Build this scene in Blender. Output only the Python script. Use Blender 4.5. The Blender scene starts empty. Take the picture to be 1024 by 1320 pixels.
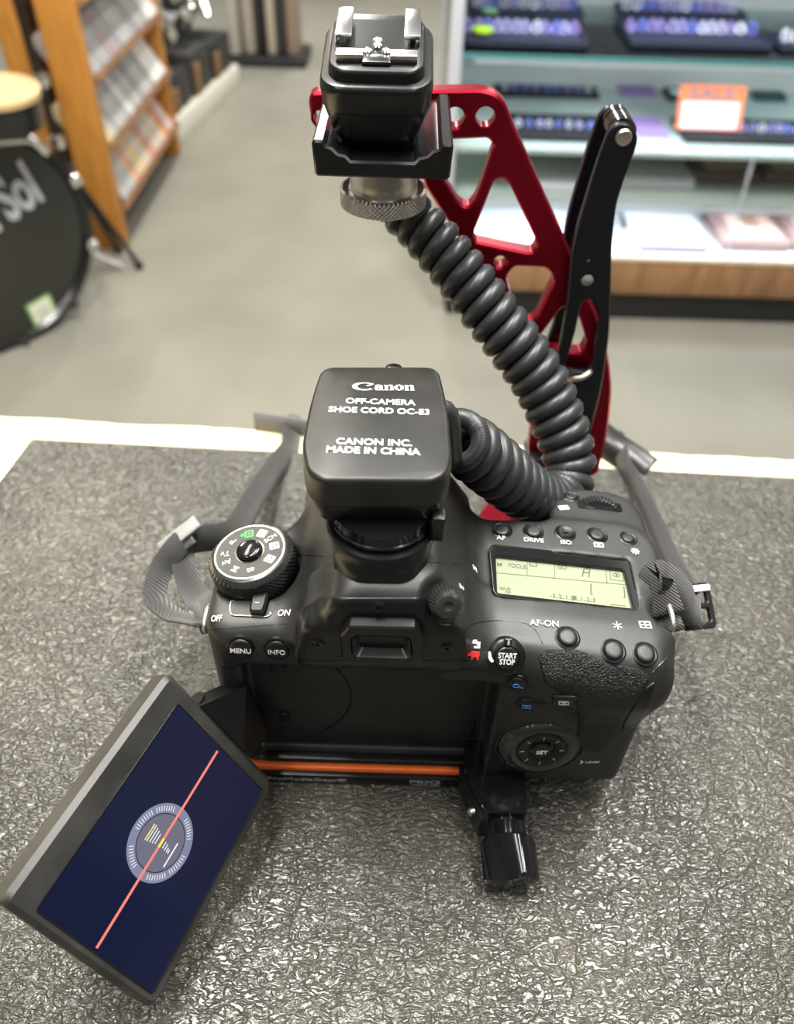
import bpy, bmesh, math, random
import numpy as np
from mathutils import Vector, Matrix
from mathutils.bvhtree import BVHTree
from mathutils.geometry import tessellate_polygon
random.seed(7)
SC = bpy.context.scene
COL = SC.collection
S = 0.001                      # everything below is written in millimetres; z = 0 is the top of the counter mat
PI = math.pi
cos, sin, rad = math.cos, math.sin, math.radians

# ------------------------------------------------------------------ camera
PITCH, ROLL, CAMPOS, FPX = 44.0, 1.7, np.array((0.0, -148.0, 287.0)), 1030.0
_p, _r = rad(PITCH), rad(ROLL)
_f = np.array((0, cos(_p), -sin(_p))); _u = np.array((0, sin(_p), cos(_p))); _x = np.array((1.0, 0, 0))
CR = cos(_r) * _x + sin(_r) * _u
CU = -sin(_r) * _x + cos(_r) * _u
cam = bpy.data.cameras.new('camera')
camo = bpy.data.objects.new('camera', cam); COL.objects.link(camo)
camo.matrix_world = Matrix(((CR[0], CU[0], -_f[0], CAMPOS[0] * S), (CR[1], CU[1], -_f[1], CAMPOS[1] * S),
                            (CR[2], CU[2], -_f[2], CAMPOS[2] * S), (0, 0, 0, 1)))
cam.sensor_fit = 'HORIZONTAL'; cam.sensor_width = 36.0; cam.lens = 36.0 * FPX / 1024.0
cam.clip_start = 0.01; cam.clip_end = 60
cam.dof.use_dof = True; cam.dof.focus_distance = 0.25; cam.dof.aperture_fstop = 12.5
SC.camera = camo

# ------------------------------------------------------------------ light and exposure
SC.view_settings.view_transform = 'Standard'; SC.view_settings.look = 'None'
SC.view_settings.gamma = 1.0; SC.view_settings.use_curve_mapping = False
SC.view_settings.exposure = 0.0
W = bpy.data.worlds.new('shop_ambient'); SC.world = W; W.use_nodes = True
_nt = W.node_tree; _bg = _nt.nodes['Background']; _tc = _nt.nodes.new('ShaderNodeTexCoord'); _sx = _nt.nodes.new('ShaderNodeSeparateXYZ')
_rp = _nt.nodes.new('ShaderNodeValToRGB'); _nt.links.new(_tc.outputs['Generated'], _sx.inputs[0]); _nt.links.new(_sx.outputs['Z'], _rp.inputs['Fac'])
_e = _rp.color_ramp.elements; _e[0].position = 0.0; _e[0].color = (0.05, 0.049, 0.046, 1); _e[1].position = 0.85; _e[1].color = (0.62, 0.60, 0.56, 1)
_nt.links.new(_rp.outputs['Color'], _bg.inputs[0]); _bg.inputs[1].default_value = 0.48     # pale ceiling above, dim shop walls around

def area(name, loc, size, power, color=(1, 0.97, 0.92), rot=(0, 0, 0)):
    l = bpy.data.lights.new(name, 'AREA'); l.shape = 'RECTANGLE'; l.size, l.size_y = size
    l.energy = power; l.color = color
    o = bpy.data.objects.new(name, l); COL.objects.link(o); o.location = loc; o.rotation_euler = rot
    return o
# fluorescent ceiling fixtures of the shop, 1.75 m above the counter top
for i, (lx, ly, pw) in enumerate(((-0.95, 1.45, 30), (-0.35, 0.48, 54), (0.50, 0.50, 54), (1.2, 1.9, 5), (-0.9, -0.7, 13), (0.9, -0.7, 11),
                                  (-0.4, 3.0, 32), (1.9, 2.6, 18), (-0.4, 4.8, 56), (-2.0, 3.2, 40), (1.6, 5.2, 44))):
    area('ceiling_lamp', (lx, ly, 1.75), (0.14, 1.2), pw, (1.0, 0.90, 0.70) if i == 0 else (1, 0.975, 0.92))

# ------------------------------------------------------------------ unprojecting helpers (mm)
def ray(px, py): return _f + CR * (px - 512.0) / FPX - CU * (py - 660.0) / FPX
def at_z(px, py, z):
    d = ray(px, py); return Vector(CAMPOS + d * (z - CAMPOS[2]) / d[2])
def at_y(px, py, y):
    d = ray(px, py); return Vector(CAMPOS + d * (y - CAMPOS[1]) / d[1])
def at_d(px, py, dist): return Vector(CAMPOS + ray(px, py) * dist)
def at_plane(px, py, p0, n):
    d = ray(px, py); p0 = np.array(p0); n = np.array(n)
    return Vector(CAMPOS + d * (((p0 - CAMPOS) @ n) / (d @ n)))

# ------------------------------------------------------------------ materials
def mat(name, color, rough=0.5, metal=0.0, spec=0.5, emit=None, estr=0.0, coat=0.0, sheen=0.0):
    m = bpy.data.materials.new(name); m.use_nodes = True
    b = m.node_tree.nodes['Principled BSDF']
    b.inputs['Base Color'].default_value = (*color, 1); b.inputs['Roughness'].default_value = rough
    b.inputs['Metallic'].default_value = metal; b.inputs['Specular IOR Level'].default_value = spec
    b.inputs['Coat Weight'].default_value = coat; b.inputs['Sheen Weight'].default_value = sheen
    if emit: b.inputs['Emission Color'].default_value = (*emit, 1); b.inputs['Emission Strength'].default_value = estr
    return m
def nd(m, t, **kw):
    n = m.node_tree.nodes.new(t)
    for k, v in kw.items(): setattr(n, k, v)
    return n
def lk(m, a, b): m.node_tree.links.new(a, b)
def objco(m, scale=(1, 1, 1)):
    tc = nd(m, 'ShaderNodeTexCoord'); mp = nd(m, 'ShaderNodeMapping'); mp.inputs['Scale'].default_value = scale
    lk(m, tc.outputs['Object'], mp.inputs['Vector']); return mp.outputs['Vector']
def add_bump(m, height, strength, dist):
    bp = nd(m, 'ShaderNodeBump'); bp.inputs['Strength'].default_value = strength; bp.inputs['Distance'].default_value = dist
    lk(m, height, bp.inputs['Height']); lk(m, bp.outputs['Normal'], m.node_tree.nodes['Principled BSDF'].inputs['Normal'])
def noise(m, vec, scale, detail=3, rough=0.55):
    n = nd(m, 'ShaderNodeTexNoise'); n.inputs['Scale'].default_value = scale; n.inputs['Detail'].default_value = detail
    n.inputs['Roughness'].default_value = rough; lk(m, vec, n.inputs['Vector']); return n
def ramp(m, fac, stops):
    r = nd(m, 'ShaderNodeValToRGB'); e = r.color_ramp.elements
    while len(e) < len(stops): e.new(0.5)
    for i, (p, c) in enumerate(stops): e[i].position = p; e[i].color = (*c, 1)
    lk(m, fac, r.inputs['Fac']); return r.outputs['Color']
def basecol(m, sock): lk(m, sock, m.node_tree.nodes['Principled BSDF'].inputs['Base Color'])
def grainy(name, color, rough, scale=2500, strength=0.25, dist=0.0001, spec=0.5, var=0.35):
    m = mat(name, color, rough, 0, spec); v = objco(m); n = noise(m, v, scale, 2)
    add_bump(m, n.outputs['Fac'], strength, dist)
    n2 = noise(m, v, 60, 4); lo = tuple(c * (1 - var) for c in color); hi = tuple(c * (1 + var) for c in color)
    basecol(m, ramp(m, n2.outputs['Fac'], ((0.3, lo), (0.7, hi)))); return m

M = {}
M['body'] = grainy('matt_black_body_shell', (0.019, 0.019, 0.018), 0.42, 2600, 0.35, 0.00008)
M['screen_shell'] = grainy('toplit_screen_shell', (0.034, 0.033, 0.031), 0.40, 2600, 0.35, 0.00008)  # body shell black paled; light on the upturned screen put into the colour
M['strapgrey'] = mat('grey_strap_lining', (0.16, 0.16, 0.155), 0.6)
M['panel'] = mat('smooth_black_plastic', (0.005, 0.0052, 0.006), 0.34)
M['recess'] = mat('recess_black_plastic', (0.004, 0.0045, 0.005), 0.42)
M['gloss'] = mat('gloss_black', (0.006, 0.006, 0.007), 0.12)
M['anod'] = mat('black_anodised_metal', (0.007, 0.007, 0.008), 0.30, 0.0, 0.45)
M['arm'] = mat('black_anodised_arm', (0.005, 0.0055, 0.010), 0.36)
M['button'] = mat('button_black', (0.007, 0.007, 0.0075), 0.40)
M['ridge'] = mat('ridged_black_wheel', (0.022, 0.022, 0.022), 0.25, 0.0, 1.0)
M['head'] = grainy('cord_head_plastic', (0.017, 0.0165, 0.0145), 0.34, 1800, 0.3, 0.00008, 0.5, 0.5)
M['head_smooth'] = mat('cord_head_smooth_side', (0.010, 0.010, 0.011), 0.30)
M['coil'] = mat('coil_rubber', (0.026, 0.028, 0.030), 0.38)
M['white'] = mat('white_print', (0.82, 0.82, 0.80), 0.6)
M['greyprint'] = mat('grey_print', (0.34, 0.34, 0.34), 0.6)
M['faint'] = mat('faint_raised_print', (0.03, 0.031, 0.033), 0.35)
M['green'] = mat('green_print', (0.06, 0.62, 0.10), 0.6)
M['redp'] = mat('red_print', (0.75, 0.03, 0.03), 0.6)
M['bluep'] = mat('blue_print', (0.10, 0.30, 0.75), 0.6)
M['steel'] = mat('brushed_steel', (0.74, 0.70, 0.65), 0.34, 1.0)
M['chrome'] = mat('chrome', (0.85, 0.85, 0.84), 0.20, 1.0)
M['darkmetal'] = mat('dark_metal', (0.16, 0.16, 0.16), 0.22, 1.0)
M['shoe'] = mat('shoe_metal', (0.62, 0.60, 0.56), 0.30, 1.0)
M['red'] = mat('red_anodised_aluminium', (0.31, 0.003, 0.020), 0.30, 0.75, 0.6)
M['orange'] = mat('orange_rubber_strip', (1.0, 0.20, 0.04), 0.45)
M['web'] = None
M['lcd'] = mat('grey_green_lcd', (0.27, 0.29, 0.205), 0.5)
M['lcdink'] = mat('lcd_segment', (0.075, 0.09, 0.06), 0.6)
M['eyeglass'] = mat('viewfinder_window_shell', (0.035, 0.037, 0.036), 0.3)
M['tag'] = mat('grey_adjuster_plastic', (0.30, 0.30, 0.29), 0.35)
M['tagblack'] = mat('black_adjuster_plastic', (0.012, 0.012, 0.012), 0.3)

def leather(name, color, rough, scale, strength, dist):
    m = mat(name, color, rough); v = objco(m)
    vo = nd(m, 'ShaderNodeTexVoronoi', feature='DISTANCE_TO_EDGE'); vo.inputs['Scale'].default_value = scale
    n = noise(m, v, scale * 0.8, 3); mx = nd(m, 'ShaderNodeMixRGB', blend_type='LINEAR_LIGHT'); mx.inputs[0].default_value = 0.0012
    lk(m, v, mx.inputs[1]); lk(m, n.outputs['Color'], mx.inputs[2]); lk(m, mx.outputs[0], vo.inputs['Vector'])
    r = ramp(m, vo.outputs['Distance'], ((0.0, (0, 0, 0)), (0.28, (1, 1, 1))))
    add_bump(m, r, strength, dist); return m
M['pad'] = leather('textured_grip_rubber', (0.008, 0.008, 0.008), 0.42, 900, 0.8, 0.0003)

def webbing():
    m = mat('woven_black_webbing', (0.035, 0.034, 0.032), 0.8, sheen=0.3); v = objco(m)
    w = nd(m, 'ShaderNodeTexWave', wave_type='BANDS', bands_direction='DIAGONAL'); w.inputs['Scale'].default_value = 420; w.inputs['Distortion'].default_value = 0.6; w.inputs['Detail'].default_value = 1
    lk(m, v, w.inputs['Vector']); add_bump(m, w.outputs['Fac'], 0.7, 0.0004)
    basecol(m, ramp(m, w.outputs['Fac'], ((0.2, (0.005, 0.005, 0.0045)), (0.8, (0.021, 0.020, 0.019))))); return m
M['web'] = webbing()

def vinyl_mat():
    m = mat('embossed_black_vinyl', (0.045, 0.044, 0.040), 0.22, spec=0.72); v = objco(m)
    warp = noise(m, v, 170, 2); mx = nd(m, 'ShaderNodeMixRGB', blend_type='LINEAR_LIGHT'); mx.inputs[0].default_value = 0.0022
    lk(m, v, mx.inputs[1]); lk(m, warp.outputs['Color'], mx.inputs[2])
    mp = nd(m, 'ShaderNodeMapping'); mp.inputs['Rotation'].default_value = (0, 0, rad(38)); mp.inputs['Scale'].default_value = (1, 2.7, 1)
    lk(m, mx.outputs[0], mp.inputs['Vector'])
    n1 = noise(m, mp.outputs['Vector'], 330, 2, 0.45)                      # elongated wrinkles of the leather embossing
    wr = ramp(m, n1.outputs['Fac'], ((0.36, (0, 0, 0)), (0.60, (1, 1, 1))))
    n3 = noise(m, v, 1100, 2, 0.5)
    vo = nd(m, 'ShaderNodeTexVoronoi', feature='DISTANCE_TO_EDGE'); vo.inputs['Scale'].default_value = 105; lk(m, mx.outputs[0], vo.inputs['Vector'])
    ck = ramp(m, vo.outputs['Distance'], ((0.0, (0, 0, 0)), (0.07, (1, 1, 1))))
    ad = nd(m, 'ShaderNodeMixRGB', blend_type='ADD'); ad.inputs[0].default_value = 0.30
    lk(m, wr, ad.inputs[1]); lk(m, n3.outputs['Fac'], ad.inputs[2])
    ml = nd(m, 'ShaderNodeMixRGB', blend_type='MULTIPLY'); ml.inputs[0].default_value = 0.7
    lk(m, ad.outputs[0], ml.inputs[1]); lk(m, ck, ml.inputs[2])
    add_bump(m, ml.outputs[0], 0.8, 0.00065)
    n2 = noise(m, v, 14, 5, 0.6)
    basecol(m, ramp(m, n2.outputs['Fac'], ((0.3, (0.034, 0.032, 0.025)), (0.55, (0.053, 0.050, 0.039)), (0.75, (0.086, 0.079, 0.056)))))
    return m
M['vinyl'] = vinyl_mat()

def woodmat(name, a, b, scale, rough=0.5, stretch=(1, 1, 12), spec=0.5):
    m = mat(name, a, rough, spec=spec); v = objco(m, stretch)
    n = noise(m, v, scale, 4, 0.6); basecol(m, ramp(m, n.outputs['Fac'], ((0.3, a), (0.7, b)))); return m
M['maple'] = woodmat('pale_wood_edge', (0.88, 0.70, 0.40), (0.95, 0.82, 0.56), 20, 0.45, (3, 40, 40))
M['rackwood'] = woodmat('orange_pine', (0.50, 0.20, 0.035), (0.66, 0.30, 0.06), 6, 0.45, (8, 8, 1))
M['shelfwood'] = woodmat('brown_board', (0.20, 0.095, 0.04), (0.30, 0.15, 0.07), 6, 0.5, (8, 1, 8))
M['laminate'] = woodmat('walnut_laminate', (0.24, 0.12, 0.055), (0.40, 0.22, 0.11), 9, 0.4, (6, 6, 0.6))
def carpetmat():
    m = mat('grey_beige_carpet', (0.4, 0.38, 0.33), 0.95, spec=0.1); v = objco(m)
    n = noise(m, v, 260, 4, 0.7); n2 = noise(m, v, 2.2, 4, 0.55)
    c1 = ramp(m, n2.outputs['Fac'], ((0.3, (0.275, 0.264, 0.222)), (0.7, (0.355, 0.341, 0.288))))
    mx = nd(m, 'ShaderNodeMixRGB', blend_type='MULTIPLY'); mx.inputs[0].default_value = 0.35
    lk(m, c1, mx.inputs[1]); lk(m, n.outputs['Color'], mx.inputs[2]); basecol(m, mx.outputs[0])
    add_bump(m, n.outputs['Fac'], 0.5, 0.004); return m
M['carpet'] = carpetmat()
M['wall'] = mat('painted_wall', (0.62, 0.60, 0.56), 0.8)
def glassmat(name, tint, refl=0.12):
    m = bpy.data.materials.new(name); m.use_nodes = True; nt = m.node_tree; nt.nodes.clear()
    o = nd(m, 'ShaderNodeOutputMaterial'); t = nd(m, 'ShaderNodeBsdfTransparent'); t.inputs[0].default_value = (*tint, 1)
    g = nd(m, 'ShaderNodeBsdfGlossy'); g.inputs['Roughness'].default_value = 0.03
    lw = nd(m, 'ShaderNodeLayerWeight'); lw.inputs['Blend'].default_value = refl
    mx = nd(m, 'ShaderNodeMixShader'); lk(m, lw.outputs['Fresnel'], mx.inputs[0]); lk(m, t.outputs[0], mx.inputs[1]); lk(m, g.outputs[0], mx.inputs[2])
    lk(m, mx.outputs[0], o.inputs['Surface']); return m
M['glass'] = glassmat('clear_pane', (0.97, 0.98, 0.98), 0.08)
M['shelfglass'] = glassmat('greenish_shelf_pane', (0.78, 0.88, 0.85), 0.14)
M['lcdglass'] = glassmat('display_window', (0.96, 0.97, 0.95), 0.05)
M['teal'] = mat('green_glass_edge', (0.12, 0.36, 0.36), 0.2)
M['lampstrip'] = mat('case_strip_lamp', (1, 1, 1), 0.5, emit=(0.85, 0.9, 1.0), estr=6.0)
M['navy'] = mat('lit_navy_screen', (0.004, 0.005, 0.012), 0.10, spec=0.35, emit=(0.006, 0.010, 0.055), estr=0.45)
def emis(name, c, s): return mat(name, tuple(x * 0.2 for x in c), 0.5, emit=c, estr=s)
M['e_grey'] = emis('screen_grey', (0.20, 0.22, 0.33), 0.8); M['e_grey2'] = emis('screen_dim_grey', (0.14, 0.14, 0.20), 0.8)
M['e_line'] = emis('screen_dark_line', (0.01, 0.012, 0.03), 0.5); M['e_red'] = emis('screen_red', (0.95, 0.22, 0.17), 0.85)
M['e_white'] = emis('screen_white', (0.8, 0.82, 0.85), 0.8); M['e_yel'] = emis('screen_yellow', (0.85, 0.75, 0.08), 0.8)

# ------------------------------------------------------------------ mesh builder (mm)
class Geo:
    def __init__(self): self.v = []; self.f = []
    def add(self, vs, fs, mtx=None):
        n = len(self.v)
        if mtx is not None: vs = [mtx @ Vector(p) for p in vs]
        self.v += [tuple(p) for p in vs]; self.f += [tuple(i + n for i in q) for q in fs]; return self
    def grid(self, rings, mtx=None, close_u=True, cap0=True, cap1=True):
        """rings: list of equally long closed vertex loops, lofted one to the next"""
        n = len(rings[0]); vs = [p for r in rings for p in r]; fs = []
        for i in range(len(rings) - 1):
            for j in range(n if close_u else n - 1):
                k = (j + 1) % n
                fs.append((i * n + j, i * n + k, (i + 1) * n + k, (i + 1) * n + j))
        if cap0: fs.append(tuple(range(n - 1, -1, -1)))
        if cap1: fs.append(tuple((len(rings) - 1) * n + j for j in range(n)))
        return self.add(vs, fs, mtx)
    def lathe(self, prof, n=32, mtx=None, caps=True):
        rings = [[(r * cos(2 * PI * j / n), r * sin(2 * PI * j / n), z) for j in range(n)] for r, z in prof]
        return self.grid(rings, mtx, True, caps, caps)
    def box(self, lo, hi, b=0.0, mtx=None):
        if b <= 0:
            x0, y0, z0 = lo; x1, y1, z1 = hi
            return self.add([(x0, y0, z0), (x1, y0, z0), (x1, y1, z0), (x0, y1, z0), (x0, y0, z1), (x1, y0, z1), (x1, y1, z1), (x0, y1, z1)],
                            [(3, 2, 1, 0), (4, 5, 6, 7), (0, 1, 5, 4), (1, 2, 6, 5), (2, 3, 7, 6), (3, 0, 4, 7)], mtx)
        b = min(b, 0.49 * min(hi[i] - lo[i] for i in range(3)))
        rings = []
        for z, k in ((lo[2], 0), (lo[2] + 0.3 * b, 1), (lo[2] + b, 2), (hi[2] - b, 2), (hi[2] - 0.3 * b, 1), (hi[2], 0)):
            ins = (b, 0.3 * b, 0)[k]
            rings.append([(*p, z) for p in rrect(lo[0] + ins, lo[1] + ins, hi[0] - ins, hi[1] - ins, max(b - ins, 0.02 * b) , 3)])
        return self.grid(rings, mtx)
    def prism(self, outline, z0, z1, holes=(), b=0.0, mtx=None):
        loops = [ccw(outline)] + [ccw(h)[::-1] for h in holes]
        lev = [(z0, b), (z0 + b, 0), (z1 - b, 0), (z1, b)] if b > 0 else [(z0, 0), (z1, 0)]
        base = []; vs = []; fs = []
        for lp in loops:
            n = len(lp); st = len(vs); base.append((st, n))
            for z, ins in lev: vs += [(x, y, z) for x, y in (offset(lp, ins) if ins else lp)]
            for i in range(len(lev) - 1):
                for j in range(n):
                    k = (j + 1) % n
                    fs.append((st + i * n + j, st + i * n + k, st + (i + 1) * n + k, st + (i + 1) * n + j))
        top = [[Vector((*vs[st + (len(lev) - 1) * n + j][:2], 0)) for j in range(n)] for st, n in base]
        flat = [(st, j, n) for st, n in base for j in range(n)]
        for t in tessellate_polygon(top):
            a, bb, c = (Vector(vs[flat[i][0] + (len(lev) - 1) * flat[i][2] + flat[i][1]]) for i in t)
            ids = t if (bb - a).cross(c - a).z > 0 else t[::-1]
            fs.append(tuple(flat[i][0] + (len(lev) - 1) * flat[i][2] + flat[i][1] for i in ids))
            fs.append(tuple(flat[i][0] + flat[i][1] for i in ids[::-1]))
        return self.add(vs, fs, mtx)
    def tube(self, pts, r, n=8, closed=False, mtx=None):
        pts = [Vector(p) for p in pts]; m = len(pts); rings = []
        t0 = (pts[1] - pts[0]).normalized(); nrm = t0.orthogonal().normalized()
        for i, p in enumerate(pts):
            t = (pts[(i + 1) % m] - pts[i - 1]) if closed or 0 < i < m - 1 else (pts[min(i + 1, m - 1)] - pts[max(i - 1, 0)])
            t.normalize(); nrm = (nrm - t * nrm.dot(t)).normalized(); bn = t.cross(nrm)
            rr = r[i] if isinstance(r, (list, tuple)) else r
            rings.append([tuple(p + (nrm * cos(2 * PI * j / n) + bn * sin(2 * PI * j / n)) * rr) for j in range(n)])
        if closed: rings.append(rings[0]); return self.grid(rings, mtx, True, False, False)
        return self.grid(rings, mtx)
    def ribbon(self, pts, wdirs, width, th):
        rings = []
        for i, p in enumerate(pts):
            t = (pts[min(i + 1, len(pts) - 1)] - pts[max(i - 1, 0)]).normalized()
            w = wdirs[i]; w = (w - t * w.dot(t)).normalized(); nn = t.cross(w)
            wd = width[i] if isinstance(width, (list, tuple)) else width
            a, h = w * wd / 2, nn * th / 2
            rings.append([tuple(p - a - h), tuple(p + a - h), tuple(p + a * 1.03), tuple(p + a + h), tuple(p - a + h), tuple(p - a * 1.03)])
        return self.grid(rings)

def rrect(x0, y0, x1, y1, r, seg=5):
    r = min(r, (x1 - x0) / 2 - 1e-4, (y1 - y0) / 2 - 1e-4); out = []
    for cx, cy, a in ((x1 - r, y0 + r, -90), (x1 - r, y1 - r, 0), (x0 + r, y1 - r, 90), (x0 + r, y0 + r, 180)):
        for k in range(seg + 1):
            t = rad(a + 90 * k / seg); out.append((cx + r * cos(t), cy + r * sin(t)))
    return out
def ccw(p):
    a = sum(p[i][0] * p[(i + 1) % len(p)][1] - p[(i + 1) % len(p)][0] * p[i][1] for i in range(len(p)))
    return [tuple(q[:2]) for q in (p if a > 0 else p[::-1])]
def offset(p, d):
    n = len(p); out = []
    for i in range(n):
        a, b, c = Vector(p[i - 1]), Vector(p[i]), Vector(p[(i + 1) % n])
        e1, e2 = (b - a), (c - b)
        if e1.length < 1e-9 or e2.length < 1e-9: out.append(p[i]); continue
        e1.normalize(); e2.normalize(); n1, n2 = Vector((-e1.y, e1.x)), Vector((-e2.y, e2.x))
        m = n1 + n2; m = m / max(m.length_squared, 0.4) * 2 if m.length > 1e-6 else n1
        out.append(tuple(b + m * d))
    return out
def fillet(p, r, seg=5):
    n = len(p); out = []
    for i in range(n):
        a, b, c = Vector(p[i - 1][:2]), Vector(p[i][:2]), Vector(p[(i + 1) % n][:2])
        rr = r[i] if isinstance(r, (list, tuple)) else r
        u, w = (a - b), (c - b); k = min(rr, u.length * 0.45, w.length * 0.45)
        if k < 1e-3: out.append(tuple(b)); continue
        s0, s1 = b + u.normalized() * k, b + w.normalized() * k
        for j in range(seg + 1):
            t = j / seg; out.append(tuple((s0 * (1 - t) + b * t) * (1 - t) + (b * (1 - t) + s1 * t) * t))
    return out
def circle(cx, cy, r, n=24): return [(cx + r * cos(2 * PI * i / n), cy + r * sin(2 * PI * i / n)) for i in range(n)]
def smooth_path(pts, n):
    pts = [Vector(p) for p in pts]; out = []
    P = [pts[0] * 2 - pts[1]] + pts + [pts[-1] * 2 - pts[-2]]
    for i in range(1, len(P) - 2):
        for j in range(n):
            t = j / n; a, b, c, d = P[i - 1], P[i], P[i + 1], P[i + 2]
            out.append(0.5 * ((2 * b) + (c - a) * t + (2 * a - 5 * b + 4 * c - d) * t * t + (3 * b - a - 3 * c + d) * t ** 3))
    out.append(pts[-1]); return out
def frame(o, z, xdir):
    z = Vector(z).normalized(); x = Vector(xdir); x = (x - z * x.dot(z)).normalized(); y = z.cross(x); o = Vector(o)
    return Matrix(((x.x, y.x, z.x, o.x), (x.y, y.y, z.y, o.y), (x.z, y.z, z.z, o.z), (0, 0, 0, 1)))
def T(x, y, z): return Matrix.Translation((x, y, z))
def RZ(a): return Matrix.Rotation(a, 4, 'Z')

ORG = {}
def thing(name, label, cat, loc, group=None):
    o = bpy.data.objects.new(name, None); COL.objects.link(o); o.empty_display_size = 0.01
    o.location = Vector(loc) * S; ORG[o.name] = Vector(loc); tag(o, label, cat, group); return o
def tag(o, label, cat, group=None):
    o['label'] = label; o['category'] = cat
    if group: o['group'] = group
    return o
def finish(me, smooth):
    if smooth is True: me.polygons.foreach_set('use_smooth', [True] * len(me.polygons))
    elif smooth:
        me.polygons.foreach_set('use_smooth', [True] * len(me.polygons))
        me.set_sharp_from_angle(angle=rad(smooth))
def part(name, g, m, parent=None, smooth=38, label=None, org=None):
    """links a Geo as ONE mesh object; with a parent, as its child"""
    if parent is not None: org = ORG[parent.name]
    elif org is None:
        a = np.array(g.v); lo, hi = a.min(0), a.max(0); org = Vector(((lo[0] + hi[0]) / 2, (lo[1] + hi[1]) / 2, lo[2]))
    org = Vector(org); me = bpy.data.meshes.new(name)
    me.from_pydata([((p[0] - org.x) * S, (p[1] - org.y) * S, (p[2] - org.z) * S) for p in g.v], [], g.f)
    me.validate(); finish(me, smooth)
    me.materials.append(m if not isinstance(m, str) else M[m])
    o = bpy.data.objects.new(name, me); COL.objects.link(o); ORG[o.name] = org
    if parent is not None: o.parent = parent
    else: o.location = org * S
    if label: o['label'] = label
    return o
def struct(name, g, m, **k):
    o = part(name, g, m, None, **k); o['kind'] = 'structure'; return o

_tc = {}
def text_geo(s, size, bold=0.0, wide=1.0, al='CENTER', spacing=1.0):
    """lettering as flat extruded mesh, centred on the origin, cap height = size"""
    key = (s, bold, al, spacing)
    if key not in _tc:
        cu = bpy.data.curves.new('lettering', 'FONT'); cu.body = s; cu.size = 1.0; cu.align_x = al; cu.offset = bold
        cu.extrude = 0.01; cu.resolution_u = 4; cu.space_character = spacing; cu.space_line = 0.85
        ob = bpy.data.objects.new('lettering', cu); COL.objects.link(ob)
        dg = bpy.context.evaluated_depsgraph_get(); dg.update(); me = ob.evaluated_get(dg).to_mesh()
        _tc[key] = ([tuple(v.co) for v in me.vertices], [tuple(p.vertices) for p in me.polygons])
        bpy.data.objects.remove(ob); bpy.data.curves.remove(cu)
    vs, fs = _tc[key]; ys = [v[1] for v in vs]; my = (min(ys) + max(ys)) / 2 if ys else 0
    k = size / 0.70
    g = Geo(); g.add([(x * k * wide, (y - my) * k, (z + 0.01) * 4) for x, y, z in vs], fs); return g
def moved(g, mtx):
    q = Geo(); q.add(g.v, g.f, mtx); return q

# ================================================================== SETTING
FZ = -930.0
g = Geo(); g.box((-4500, -1500, FZ - 50), (4500, 9200, FZ)); struct('floor', g, 'carpet', smooth=False)
g = Geo(); g.box((-4500, 9200, FZ), (4500, 9300, 1900)); struct('wall_back', g, 'wall', smooth=False)
g = Geo(); g.box((-4600, -1500, FZ), (-4500, 9300, 1900)); struct('wall_left', g, 'wall', smooth=False)
g = Geo(); g.box((4500, -1500, FZ), (4600, 9300, 1900)); struct('wall_right', g, 'wall', smooth=False)

# counter with worn pale wooden edge
ct = thing('counter', 'shop counter with pale worn wooden rim around a dark top mat', 'counter', (50, -100, FZ))
A, B = Vector((-420, 231)), Vector((620, 189))
edge = [(620, -460), (620, 189)]
for i in range(1, 130):
    t = i / 130; p = B.lerp(A, t); wob = 1.0 * sin(t * 61) * sin(t * 23) + random.uniform(-0.5, 0.5)
    if -80 < p.x < 120: wob -= 2.5 * random.random()
    edge.append((p.x, p.y + wob))
edge += [(-420, 231), (-420, -460)]
g = Geo(); g.prism(edge, -30, -3.0, b=0.4); part('worktop', g, 'maple', ct)
g = Geo(); g.prism([(620, 190.5), (-420, 232.5), (-420, 226), (620, 184)], -34, -5.5); part('edge_banding', g, woodmat('worn_brown_banding', (0.45, 0.22, 0.09), (0.75, 0.5, 0.28), 60), ct)
g = Geo(); g.box((-400, -430, FZ), (600, 160, -34)); part('cabinet_base', g, woodmat('counter_base', (0.10, 0.08, 0.06), (0.14, 0.11, 0.08), 5), ct)
# mat
g = Geo(); g.prism(fillet([(-207, 200), (560, 174.8), (560, -430), (-284, -430)], 1.5), -3.0, 0.0, b=0.4)
m_ = part('counter_mat', g, 'vinyl'); tag(m_, 'black embossed vinyl mat covering the counter top under the camera', 'mat')

# ================================================================== DISPLAY CASE (right background)
YC = 1955.0
dc = thing('display_case', 'glass display case with walnut base panel and lit shelves standing across the shop floor', 'display case', (850, YC + 260, FZ))
def cy_(px, py, y): return at_y(px, py, y)
X0, X1, YB = 95.0, 1900.0, YC + 560
ZT, Z1, Z2, Z3, Z4 = 20.0, -243.0, -462.0, -590.0, -742.0
def bxm(name, lo, hi, m, par=None, b=0.0, **k):
    g = Geo(); g.box(lo, hi, b); return part(name, g, m, par, **k)
white_lam = mat('pale_laminate', (0.74, 0.76, 0.76), 0.35); greywall = mat('case_back', (0.62, 0.62, 0.57), 0.6)
shelfgrey = mat('painted_reflection_shelf', (0.50, 0.57, 0.53), 0.3); frame_m = mat('pale_metal_frame', (0.72, 0.74, 0.82), 0.3, 0.3)  # shelf: reflections on the panes put into an opaque grey-green
bxm('kick_board', (X0 + 30, YC + 12, FZ), (X1, YB, FZ + 88), mat('black_kick', (0.015, 0.015, 0.015), 0.5), dc)
bxm('base_panel', (X0, YC - 6, FZ + 88), (X1, YC + 30, Z4 + 3), 'laminate', dc, 2)
bxm('base_trim', (X0, YC - 9, Z4 + 1), (X1, YC + 30, Z4 + 12), mat('pale_trim', (0.70, 0.62, 0.48), 0.4), dc, 1)
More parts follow.
